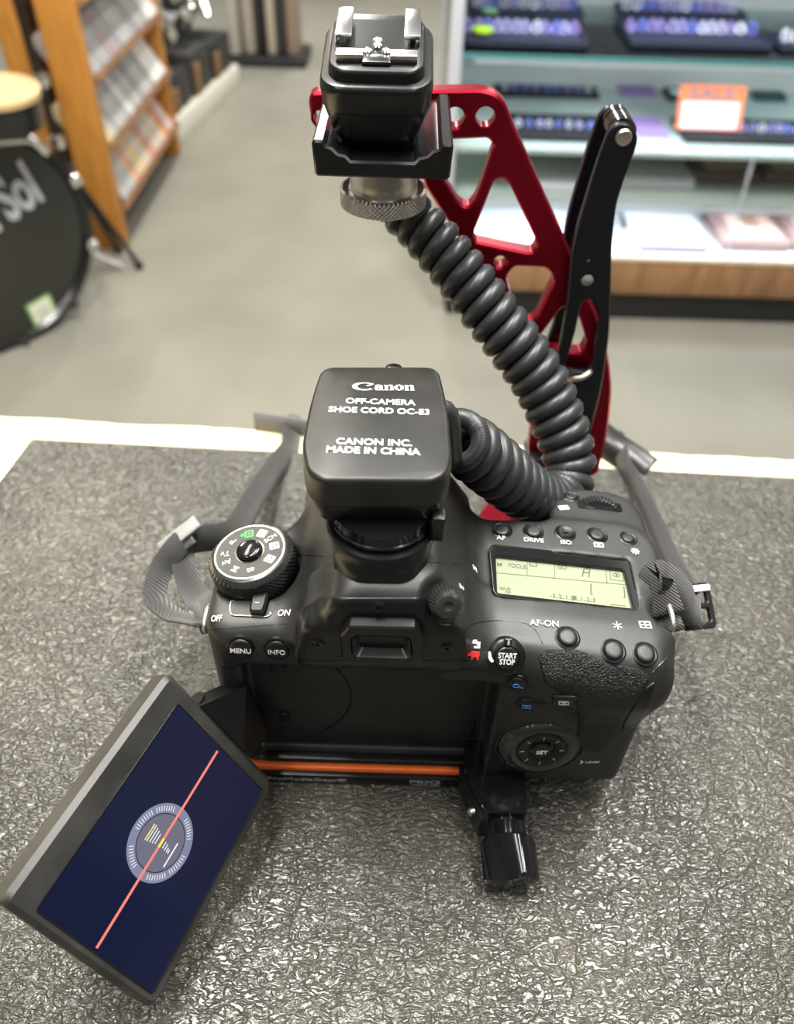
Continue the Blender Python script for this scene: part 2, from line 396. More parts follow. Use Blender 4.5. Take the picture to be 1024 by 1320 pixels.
bxm('bottom_deck', (X0, YC + 10, Z4 - 20), (X1, YB, Z4), white_lam, dc)
bxm('back_panel', (X0, YB, FZ), (X1, YB + 20, ZT), greywall, dc)
bxm('side_pane', (X0, YC + 4, Z4), (X0 + 8, YB, ZT), 'shelfglass', dc)
bxm('front_pane', (X0, YC, Z4 + 8), (X1, YC + 5, ZT), 'glass', dc)
bxm('corner_post', (X0 - 4, YC - 4, Z4), (X0 + 26, YC + 22, ZT), frame_m, dc, 3)
bxm('corner_post', (X0 - 4, YB - 22, Z4), (X0 + 26, YB + 4, ZT), frame_m, dc, 3)
bxm('top_rail', (X0 - 4, YC - 4, ZT), (X1, YB + 4, ZT + 20), frame_m, dc, 3)
for zz, d0 in ((Z1, 22), (Z2, 30), (Z3, 40)):
    sh = bxm('shelf', (X0 + 26, YC + d0, zz - 10), (X1, YB - 12, zz), 'shelfglass' if zz == Z1 else shelfgrey, dc)
    bxm('shelf_edge', (X0 + 26, YC + d0 - 1.5, zz - 11), (X1, YC + d0, zz), 'teal' if zz == Z1 else shelfgrey, sh)
for zz in (ZT, Z1 - 12, Z3 - 12):
    st_ = bxm('strip_lamp', (X0 + 60, YC + 22, zz - 9), (X1, YC + 34, zz), frame_m, dc)
    lo_z = {ZT: 4.2, Z1 - 12: 2.4, Z3 - 12: 4.2}[zz]
    area('case_lamp', ((X0 + 700) * S, (YC + 60) * S, (zz - 12) * S), (1.2, 0.05), lo_z, (0.80, 0.86, 1.0), (rad(18), 0, 0))
g = Geo(); g.tube([(884, YC + 12, -448), (897, YC + 16, -742)], 4, 8); part('pane_clip', g, frame_m, dc)

traydark = mat('navy_velvet_tray', (0.022, 0.024, 0.05), 0.7); trayblack = mat('black_velvet_tray', (0.018, 0.018, 0.022), 0.7)
tr_m = [mat('shiny_trinket_%s' % n, c, 0.2, 0.1) for n, c in (('pale', (0.80, 0.78, 0.95)), ('lilac', (0.58, 0.54, 0.90)), ('blue', (0.25, 0.30, 0.85)), ('silver', (0.85, 0.85, 0.88)), ('violet', (0.45, 0.35, 0.75)))]
def floorbox(pl_, pr_, pyb, z):
    """x0, x1, y0, y1 of an item on a shelf from its front corners and its rear line"""
    a, b = at_z(*pl_, z), at_z(*pr_, z); c = at_z((pl_[0] + pr_[0]) / 2, pyb, z); return a.x, b.x, (a.y + b.y) / 2, c.y
def tray(pl_, pr_, pyb, z, label, items, group, ilab, m=traydark, h=14, rows=1, isz=(24, 26), mats=tr_m, name='display_tray'):
    x0, x1, y0, y1 = floorbox(pl_, pr_, pyb, z); y0 = max(y0, YC + 45); y1 = min(y1, YB - 30)
    t = thing(name, label, 'tray', ((x0 + x1) / 2, (y0 + y1) / 2, z))
    bxm('tray_base', (x0, y0, z + 0.5), (x1, y1, z + h * 0.6), m, t, 2)
    g = Geo(); g.prism(rrect(x0, y0, x1, y1, 4, 3), z + h * 0.6, z + h, [rrect(x0 + 6, y0 + 6, x1 - 6, y1 - 6, 3, 3)]); part('tray_rim', g, m, t)
    if not items: return
    src = []
    for mm in mats:
        g = Geo(); w, l = isz
        g.tube([Vector((w * 0.42 * cos(a), 0, w * 0.42 + w * 0.42 * sin(a))) for a in np.linspace(0, 2 * PI, 14, endpoint=False)], w * 0.13, 6, True)
        g.lathe([(w * 0.30, w * 0.72), (w * 0.36, w * 0.9), (w * 0.2, w * 1.1), (0.01, w * 1.14)], 12)
        o = part('trinket', g, mm, None, org=(0, 0, 0)); src.append(o)
    used = set(); k = 0
    for r in range(rows):
        for i in range(items):
            o = src[random.randrange(len(src))]
            if o.name in used: o = o.copy(); COL.objects.link(o)
            used.add(o.name); k += 1
            fx = (i + 0.5) / items; fy = (r + 0.5) / rows
            o.location = Vector((x0 + 10 + (x1 - x0 - 20) * fx + random.uniform(-2, 2), y0 + 10 + (y1 - y0 - 20) * fy, z + h * 0.6 + 0.5)) * S
            o.rotation_euler = (random.uniform(-0.25, 0.25) - 0.5, 0, random.uniform(-0.4, 0.4)); tag(o, ilab, 'trinket', group)
    for o in src:
        if o.name not in used: bpy.data.objects.remove(o)
tray((594, 61), (757, 61), 33, Z1, 'navy tray of shiny pieces at the left front edge of the top glass shelf', 12, 'trinkets in the left front tray', 'small shiny piece in the navy tray at the left front of the top shelf')
tray((605, 24), (752, 24), 2, Z1, 'navy tray of shiny pieces behind the left front tray on the top glass shelf', 11, 'trinkets in the left rear tray', 'small shiny ring-like piece in the navy tray behind the left front tray')
tray((815, 62), (992, 62), 33, Z1, 'navy tray of jumbled pieces at the front of the top shelf above the sale sign', 13, 'trinkets in the right front tray', 'small shiny ring-like piece in the navy tray above the sale sign')
tray((803, 25), (960, 25), 3, Z1, 'navy tray of jumbled shiny pieces behind the tray above the sale sign', 12, 'trinkets in the right rear tray', 'small shiny ring-like piece in the tray behind the one above the sale sign')
tray((1008, 66), (1060, 66), 52, Z1, 'small blue tray of shiny pieces at the right end of the top shelf', 3, 'trinkets in the right end tray', 'small shiny piece in the blue tray at the right end of the top shelf')
tray((640, 127), (772, 127), 99, Z2, 'long black tray on the left rear of the second shelf', 9, 'trinkets in the long black rear tray', 'small dark piece in the long black tray at the rear of the second shelf', trayblack, 12, 1, (16, 18), tr_m[2:])
tray((660, 184), (792, 184), 154, Z2, 'black tray at the left front edge of the second shelf', 9, 'trinkets in the left tray of the second shelf', 'small lilac piece in the black tray at left front of the second shelf', trayblack, 14, 1, (17, 18), tr_m[:3])
tray((884, 187), (1050, 188), 160, Z2, 'wide black tray of lilac pieces under the sale sign', 13, 'trinkets under the sale sign', 'small lilac piece in the wide black tray under the sale sign', trayblack, 14, 1, (19, 20), tr_m[1:])
tray((862, 131), (893, 131), 104, Z2, 'small black open box left of the sale sign', 0, None, None, trayblack, 16)
tray((974, 131), (1014, 132), 106, Z2, 'small dark teal tray right of the sale sign', 0, None, None, mat('teal_tray', (0.02, 0.06, 0.075), 0.5), 14)
def item(name, label, cat, pl_, pr_, pyb, z, h, m, b=4, extra=None, group=None):
    x0, x1, y0, y1 = floorbox(pl_, pr_, pyb, z); y0 = max(y0, YC + 45)
    t = thing(name, label, cat, ((x0 + x1) / 2, (y0 + y1) / 2, z), group); bxm('body', (x0, y0, z + 0.5), (x1, y1, z + h), m, t, b)
    if extra: extra(t, x0, x1, y0, y1, z, h)
    return t
lil = mat('lilac_card', (0.30, 0.19, 0.42), 0.6); whi = mat('white_card', (0.86, 0.87, 0.92), 0.5); crm = mat('cream_card', (0.80, 0.66, 0.46), 0.6); tan = mat('tan_leather', (0.38, 0.24, 0.17), 0.5); mau = mat('mauve_leather', (0.30, 0.20, 0.18), 0.5)
item('lilac_box', 'flat lilac box on the second shelf left of the small black open box', 'box', (802, 125), (846, 125), 110, Z2, 10, lil, 2)
def lid(m, zf=1.0):
    def f(t, x0, x1, y0, y1, z, h): bxm('lid', (x0 - 1, y0 - 1, z + h * zf), (x1 + 1, y1 + 1, z + h * zf + 4), m, t, 1)
    return f
item('striped_box', 'pale box with lilac lid at the front of the second shelf behind the black lever', 'box', (822, 185), (862, 185), 160, Z2, 16, whi, 2, lid(lil))
item('glossy_card', 'white glossy card standing in the small black open box', 'card', (868, 124), (886, 124), 112, Z2 + 10, 4, whi, 1)
# sale sign
a, b = at_y(886, 160, YC + 60), at_y(975, 160, YC + 60); sg = thing('sale_sign', 'orange-bordered white SALE card standing on the second shelf', 'sign', (a.x, YC + 60, Z2))
ht = 108; wd_ = b.x - a.x
SGF = frame((a.x + 6, YC + 165, Z2 + 15), (0, -1, 0.45), (1, 0, 0))
org_ = mat('orange_print', (0.85, 0.20, 0.06), 0.6); cardw = mat('sign_card', (0.86, 0.87, 0.95), 0.5)
g = Geo(); g.prism(rrect(0, 0, wd_, ht, 4), -2, 0, mtx=SGF); part('card', g, cardw, sg)
g = Geo(); g.prism(rrect(0, 0, wd_, ht, 4), 0, 0.4, [rrect(12, 4, wd_ - 12, ht * 0.62, 3)], mtx=SGF); part('border', g, org_, sg)
part('lettering', moved(text_geo('SALE', 27, 0.03, 1.5), SGF @ T(wd_ / 2, ht * 0.80, 0.4)), mat('dark_print', (0.2, 0.16, 0.2), 0.6), sg, smooth=False)
# third level: white boxes and tan wallets
item('white_box', 'large white box on the third shelf directly right of the black lever', 'box', (800, 243), (893, 243), 208, Z3, 22, whi, 3, lid(whi))
item('white_parcel', 'low white parcel on the third shelf seen between red arm and black lever', 'box', (690, 246), (765, 246), 205, Z3, 18, whi, 6)
def flap(m):
    def f(t, x0, x1, y0, y1, z, h):
        w = x1 - x0; d = y1 - y0; bxm('cover_panel', (x0 + w * .2, y0 + d * .12, z + h), (x1 - w * .12, y1 - d * .1, z + h + 1.5), m, t, 0.5)
        bxm('inset_label', (x0 + w * .42, y0 + d * .35, z + h + 1.5), (x1 - w * .32, y1 - d * .3, z + h + 2.2), tan, t)
    return f
item('wallet', 'tan wallet with cream cover on the third shelf under the wide black tray', 'wallet', (895, 236), (978, 236), 194, Z3, 26, mau, 8, flap(crm), 'wallets in the display case')
item('wallet', 'tan wallet cut by the right picture edge on the third shelf', 'wallet', (984, 237), (1066, 238), 195, Z3, 26, mau, 8, flap(crm), 'wallets in the display case')
item('wallet', 'mauve wallet with pale cover and blue stone on the bottom deck', 'wallet', (930, 326), (1016, 326), 280, Z4, 36, mau, 9, flap(mat('pink_card', (0.72, 0.52, 0.44), 0.6)), 'wallets in the display case')
item('wallet', 'mauve wallet cut by the right picture edge on the bottom deck', 'wallet', (1020, 326), (1100, 327), 280, Z4, 36, mau, 9, flap(mat('pink_card_b', (0.72, 0.52, 0.44), 0.6)), 'wallets in the display case')
c = at_z(978, 298, Z4 + 40); g = Geo(); g.lathe([(9, 0), (9, 3), (6, 6), (0.01, 7)], 20, T(c.x, c.y, Z4 + 38.8)); o = part('blue_stone', g, mat('blue_gem', (0.25, 0.5, 0.9), 0.1)); tag(o, 'small light blue stone on the mauve wallet on the bottom deck', 'stone')
def lab(t, x0, x1, y0, y1, z, h): bxm('printed_strip', (x0 + 4, y0 - 1, z + 4), (x1 - 4, y0, z + 20), mat('lilac_print', (0.25, 0.2, 0.38), 0.5), t)
item('white_box', 'white box with dark printed strip at the front of the bottom deck', 'box', (822, 328), (912, 328), 275, Z4, 30, whi, 3, lab)
item('white_cloth_stack', 'folded white cloth on the bottom deck behind the red arm', 'cloth', (600, 322), (700, 324), 270, Z4, 34, whi, 12)
item('white_parcel', 'white parcel on the bottom deck just left of the black lever', 'box', (705, 326), (790, 326), 272, Z4, 26, whi, 8)
g = Geo(); g.tube(smooth_path([at_z(660, 258, Z4 + 7), at_z(740, 253, Z4 + 7), at_z(795, 258, Z4 + 7), at_z(803, 272, Z4 + 7), at_z(806, 292, Z4 + 7)], 10), 6, 8)
o = part('black_cable', g, trayblack); tag(o, 'black cable lying across the bottom deck behind the black lever', 'cable')
g = Geo(); c = at_z(622, 36, Z1 + 22); g.lathe([(24, 0), (26, 4), (24, 9), (0.01, 11)], 28, T(c.x, c.y - 6, Z1 + 15)); o = part('lime_badge', g, mat('lime_plastic', (0.45, 0.75, 0.02), 0.4)); tag(o, 'round lime green badge lying on the left front tray of the top shelf', 'badge')
g = Geo(); c = at_z(632, 12, Z1 + 22); g.lathe([(20, 0), (22, 4), (20, 8), (0.01, 10)], 28, T(c.x, c.y, Z1 + 15)); o = part('green_badge', g, mat('pale_green_plastic', (0.25, 0.55, 0.25), 0.4)); tag(o, 'round pale green badge lying on the left rear tray of the top shelf', 'badge')

# ================================================================== DISC RACK (left background)
rk = thing('disc_rack', 'orange pine rack with tilted shelves of disc cases on the left', 'rack', (-960, 2700, FZ))
def post(x0, x1, y0, y1, z1): bxm('post', (x0, y0, FZ), (x1, y1, z1), 'rackwood', rk, 4)
post(-1012, -905, 2305, 2345, 320); post(-1150, -1085, 2345, 2385, 320); post(-1010, -915, 3130, 3170, 320); post(-1180, -1110, 3150, 3190, 320)
bxm('side_board', (-1005, 2347, FZ), (-955, 2362, FZ + 330), 'rackwood', rk, 3); bxm('rear_board', (-1130, 2390, FZ), (-1118, 3150, 300), 'shelfwood', rk)
sdir = Vector((-0.54, 0, 0.84)).normalized(); ddir = Vector((-0.84, 0, -0.54)).normalized()
def rowframe(x, z): return Matrix(((0, sdir.x, -ddir.x, x), (1, 0, 0, 0), (0, sdir.z, -ddir.z, z), (0, 0, 0, 1)))   # local: along y, along spine, outwards
rows = ((-905, -235, 'top'), (-905, -425, 'upper'), (-905, -612, 'middle'), (-905, -800, 'bottom'))
greys = [mat('disc_grey_%d' % i, c, 0.35) for i, c in enumerate(((0.50, 0.50, 0.49), (0.40, 0.40, 0.39), (0.58, 0.57, 0.55), (0.32, 0.32, 0.31), (0.46, 0.45, 0.46)))]
cols = [mat('disc_colour_%d' % i, c, 0.4) for i, c in enumerate(((0.75, 0.32, 0.20), (0.80, 0.52, 0.28), (0.62, 0.50, 0.48), (0.72, 0.62, 0.36), (0.55, 0.34, 0.30), (0.66, 0.60, 0.58)))]
pink = mat('disc_pink', (0.80, 0.42, 0.50), 0.4); wht = mat('disc_white', (0.92, 0.89, 0.86), 0.35); navyc = mat('disc_navy', (0.03, 0.05, 0.13), 0.4)
for x, z, nm in rows:
    F = rowframe(x, z); g = Geo(); g.box((2346, -18, -78), (3130, -1, 6), 1, F); part('shelf', g, 'shelfwood', rk)
    y = 2368.0; k = 0; protos = {}
    while y < 3095:
        th = random.uniform(20, 25); u = (y - 2368) / 730
        key = 'g%d' % random.randrange(5); lab_, grp = 'grey-spined disc case in the %s row of the pine rack' % nm, 'grey disc cases in the %s row' % nm
        m_ = greys[int(key[1])]
        if nm == 'bottom': key = 'c%d' % random.randrange(6); m_ = cols[int(key[1])]; lab_, grp = 'warm-coloured disc case in the bottom row of the pine rack', 'coloured disc cases in the bottom row'
        if nm == 'bottom' and u < 0.22: m_, key, lab_, grp = greys[0], 'g0', 'grey disc case at the near end of the bottom row', 'grey disc cases at the near end of the bottom row'
        if nm == 'bottom' and k == 0: m_, key, lab_, grp = navyc, 'n', 'navy disc case, nearest of the bottom row', None
        if nm == 'upper' and k == 9: m_, key, lab_, grp = pink, 'p', 'pink-spined disc case among the grey ones in the upper row', None
        if nm == 'upper' and u > 0.86: m_, key, lab_, grp = wht, 'w', 'white disc case at the far end of the upper row', 'white disc cases at the far end of the upper row'
        if nm == 'middle' and k == 11: m_, key, lab_, grp = wht, 'w', 'white-spined disc case among the grey ones in the middle row', None
        if nm == 'middle' and u > 0.80: m_, key, lab_, grp = wht, 'w', 'white disc case at the far end of the middle row', 'white disc cases at the far end of the middle row'
        if nm == 'middle' and k < 2: m_, key, lab_, grp = cols[3], 'c3', 'cream disc case at the near end of the middle row', 'cream disc cases at the near end of the middle row'
        hgt = random.choice((165, 165, 169, 160))
        if key not in protos:
            g = Geo(); g.box((0.6, 0, -96), (21.0, 127, 0), 1.5)
            o = part('disc_case', g, m_, None, org=(0, 0, 0)); protos[key] = o
        else: o = protos[key].copy(); COL.objects.link(o)
        Fm = F @ T(y, 0.5, random.uniform(-3, 3)); o.matrix_world = Matrix.Translation(Fm.translation * S) @ Fm.to_3x3().to_4x4() @ Matrix.Diagonal((th / 21.8, hgt / 128, 1, 1))
        tag(o, lab_, 'disc case', grp); y += th; k += 1

# ================================================================== BASS DRUM and tom (far left)
DC_ = Vector((-1048, 1742, FZ + 284)); da = rad(50); de = Vector((cos(da), sin(da), 0)); dn = Vector((sin(da), -cos(da), 0))
DM = Matrix(((de.x, 0, dn.x, DC_.x), (de.y, 0, dn.y, DC_.y), (0, 1, 0, DC_.z), (0, 0, 0, 1)))
bd_ = thing('bass_drum', 'black bass drum with white lettering on its front head on the far left', 'drum', (DC_.x, DC_.y, FZ))
blk = mat('drum_black_lacquer', (0.012, 0.012, 0.012), 0.2); hdm = mat('drum_head_black', (0.030, 0.030, 0.026), 0.5)
g = Geo(); g.lathe([(262, -400), (262, -10)], 72, DM); part('shell', g, blk, bd_)
g = Geo(); g.lathe([(258, -8), (258, 2), (0.5, 2)], 72, DM); part('drum_head', g, hdm, bd_)
g = Geo(); g.lathe([(258, -30), (282, -30), (284, 14), (268, 16), (258, 4)], 72, DM, False); part('hoop', g, blk, bd_)
HP, HN = DC_ + dn * 3, dn
p0, p1 = at_plane(-3, 303, HP, HN), at_plane(47, 268, HP, HN); LFm = frame((p0 + p1) / 2, dn, p1 - p0)
part('lettering', moved(text_geo('d Sol', 108, 0.03, 0.58), LFm @ T(4, 62, 0)), mat('silver_print', (0.62, 0.63, 0.68), 0.5), bd_, smooth=False)
SK = frame(at_plane(56, 403, HP, HN), dn, at_plane(76, 388, HP, HN) - at_plane(36, 411, HP, HN)); stk = Geo(); stk.prism(rrect(-38, -44, 38, 44, 4), 0, 0.8, mtx=SK); s_ = part('sticker', stk, mat('sticker_green', (0.20, 0.42, 0.10), 0.5), bd_)
g = Geo(); g.prism(rrect(-31, -37, 31, 37, 3), 0.8, 1.2, mtx=SK); part('sticker_face', g, mat('sticker_cream', (0.82, 0.84, 0.68), 0.5), s_)
g = Geo()
for r in range(4):
    for c in range(4): g.prism(rrect(-18 + 10 * c, -18 + 10 * r, -11 + 10 * c, -12 + 10 * r, 1, 2), 1.2, 1.5, mtx=SK)
part('sticker_marks', g, mat('sticker_grey', (0.5, 0.52, 0.42), 0.6), s_)
for k in range(10):
    a = rad(18 + 36 * k); g = Geo(); F = DM @ RZ(a)
    g.box((266, -14, -20), (296, 14, 22), 5, F); g.lathe([(6, 22), (8, 26), (6, 32), (0.01, 33)], 12, F @ T(284, 0, 0)); g.tube([F @ Vector((290, 0, -10)), F @ Vector((290, 0, -120))], 4, 8); part('tension_claw', g, 'chrome' if k in (0, 9) else 'darkmetal', bd_)
g = Geo(); p = at_z(108, 322, FZ + 70); q = at_z(158, 344, FZ + 8); g.tube([p, q], 11, 12); part('spur_leg', g, 'chrome', bd_)
g = Geo(); g.tube([DM @ Vector((272, -20, -120)), p], 10, 10); part('spur_bracket', g, 'darkmetal', bd_)
g = Geo(); g.tube(smooth_path([at_y(-20, 184, 1790), at_y(20, 180, 1800), at_y(42, 181, 1810), at_y(60, 197, 1830)], 6), 11, 10); part('mount_bar', g, 'chrome', bd_)
TM = at_y(-12, 117, 1745); tm = thing('tom_drum', 'small black drum with cream head above the bass drum', 'drum', (TM.x, TM.y, TM.z - 110))
TMF = frame(TM, (0.06, -0.04, 1), (1, 0, 0))
g = Geo(); g.lathe([(95, -70), (97, -8)], 56, TMF); part('shell', g, blk, tm)
g = Geo(); g.lathe([(96, -8), (103, -8), (103, 6), (97, 8), (96, 2)], 56, TMF, False); part('hoop', g, mat('maple_hoop', (0.70, 0.50, 0.25), 0.4), tm)
g = Geo(); g.lathe([(96, 0), (96, 4), (0.5, 5)], 56, TMF); part('drum_head', g, mat('cream_head', (0.50, 0.37, 0.20), 0.5), tm)
g = Geo(); g.tube([TMF @ Vector((0, 20, -70)), TMF @ Vector((-30, 40, -95)), Vector((DC_.x - 60, DC_.y + 60, DC_.z + 266))], 11, 10); part('tom_mount', g, 'chrome', tm)
# hardware stand between drum and rack
hs2 = thing('cymbal_stand', 'black tripod stand with chrome fittings between the bass drum and the pine rack', 'stand', (-985, 2215, FZ))
top = Vector((-1005, 2215, -560))
for ang in (-28, 70, 205):
    g = Geo(); f_ = Vector((-985 + 170 * cos(rad(ang)), 2215 + 72 * sin(rad(ang)), FZ + 14)); g.tube([top + Vector((0, 0, -60)), f_], 9, 8); l_ = part('leg', g, blk, hs2)
    g = Geo(); g.lathe([(12, -13), (14, -4), (12, 8), (0.01, 10)], 12, T(f_.x, f_.y, f_.z)); part('rubber_foot', g, blk, l_)
g = Geo(); g.tube([Vector((-985, 2215, FZ + 90)), top, Vector((-1015, 2215, -150))], 11, 10); part('pole', g, blk, hs2)
for z_ in (-560, -400): g = Geo(); g.lathe([(20, -16), (22, 0), (20, 16), (8, 20)], 14, T(-1005, 2215, z_)); part('clamp_collar', g, 'chrome', hs2)

# ================================================================== DARK GEAR beyond the rack
dk = [mat('dark_case_%d' % i, c, 0.5) for i, c in enumerate(((0.020, 0.021, 0.024), (0.035, 0.034, 0.032), (0.016, 0.018, 0.022)))]
brn = mat('brown_strip', (0.26, 0.14, 0.065), 0.5); pale = mat('white_plinth', (0.78, 0.75, 0.66), 0.5)
pa, pb = Vector((-935, 3330, FZ)), Vector((-820, 4060, FZ)); along = (pb - pa).normalized(); left = Vector((-along.y, along.x, 0))
def alongbox(t0, t1, w0, w1, z0, z1, b=4):
    F = frame(pa + along * t0, (0, 0, 1), along); g = Geo(); g.box((0, w0, z0), (t1 - t0, w1, z1), b, F); return g
o = part('plinth', alongbox(-60, 740, 0, 200, 0.5, 90), pale); tag(o, 'long white plinth board along the floor beyond the pine rack', 'plinth')
for k, (t0, t1, h, words) in enumerate(((-40, 190, 225, 'nearest the pine rack'), (215, 440, 255, 'second from the pine rack'), (465, 715, 235, 'farthest from the pine rack'))):
    t = thing('amplifier_cabinet', 'dark upright cabinet with brown edge strip on the white plinth, %s' % words, 'cabinet', pa + along * (t0 + t1) / 2 + left * 90 + Vector((0, 0, 90)), 'cabinets on the plinth')
    part('cabinet_shell', alongbox(t0, t1, 20, 190, 91, h, 8), dk[k], t); part('edge_strip', alongbox(t0 + 25, t0 + 70, 8, 22, 95, h - 40, 3), brn, t)
    part('grille', alongbox(t0 + 85, t1 - 25, 12, 22, 110, h - 25, 4), dk[1], t)
o = part('backing_board', alongbox(-120, 760, 215, 240, 0.5, 1300), dk[2]); tag(o, 'tall dark board standing behind the cabinets and the chrome hardware', 'board')
# chrome hardware hung above the cabinets, in front of the dark board
for k, (t0, zz, words) in enumerate(((20, 330, 'nearest the rack'), (110, 430, 'second from the rack'), (200, 345, 'third from the rack'), (290, 450, 'fourth from the rack'), (390, 360, 'fifth from the rack'), (480, 440, 'sixth from the rack'), (580, 350, 'seventh from the rack'), (670, 420, 'farthest from the rack'))):
    c = pa + along * t0 + left * 90 + Vector((0, 0, zz)); t = thing('chrome_bracket', 'tangled chrome hardware arm above the dark cabinets, %s' % words, 'hardware', c, 'chrome hardware above the cabinets')
    for q in range(3):
        g = Geo(); d1 = Vector((random.uniform(-50, 50), random.uniform(-40, 40), random.uniform(-60, 90))); g.tube(smooth_path([c + d1, c + Vector((random.uniform(-20, 20), 0, 20)), c - d1 * 0.8 + Vector((20, 0, 30))], 5), 12, 8); part('rod', g, 'chrome', t)
    g = Geo(); g.lathe([(26, -16), (30, 0), (26, 16), (10, 18)], 14, T(c.x, c.y, c.z)); part('clamp', g, 'chrome', t)
    g = Geo(); g.tube([c, c + left * 40 + Vector((0, 0, 40)), c + left * 118 + Vector((0, 0, 40))], 9, 8); part('hanger_arm', g, dk[0], t)
# dark base with upright cases at the back
ba, bb = at_z(292, 84, FZ), at_z(392, 92, FZ)
o = part('stand_base', (lambda g: (g.box((ba.x - 20, ba.y - 30, FZ + 0.5), (bb.x + 10, ba.y + 260, FZ + 45), 8), g)[1])(Geo()), dk[0]); tag(o, 'low black base on the carpet carrying the upright cases', 'base')
ups = ((0.06, 0.20, 'pale grey', (0.50, 0.47, 0.42), 900), (0.235, 0.38, 'beige', (0.46, 0.41, 0.34), 860), (0.42, 0.50, 'black', (0.02, 0.02, 0.024), 960), (0.53, 0.64, 'cream', (0.55, 0.49, 0.40), 880), (0.66, 0.75, 'dark grey', (0.05, 0.05, 0.055), 940), (0.78, 0.93, 'brown', (0.34, 0.25, 0.19), 900))
for u0, u1, cn_, c_, h in ups:
    x0, x1 = ba.x + (bb.x - ba.x) * u0, ba.x + (bb.x - ba.x) * u1; y0 = ba.y + random.uniform(0, 60)
    t = thing('upright_case', '%s upright case standing on the low black base beyond the cabinets' % cn_, 'case', ((x0 + x1) / 2, y0 + 60, FZ + 46), 'upright cases on the black base')
    bxm('case_shell', (x0, y0, FZ + 46), (x1, y0 + 120, FZ + 46 + h), mat('case_' + cn_.replace(' ', '_'), c_, 0.5), t, 10)
    bxm('case_handle', ((x0 + x1) / 2 - 8, y0 - 14, FZ + 46 + h * 0.5), ((x0 + x1) / 2 + 8, y0, FZ + 46 + h * 0.62), dk[0], t, 4)

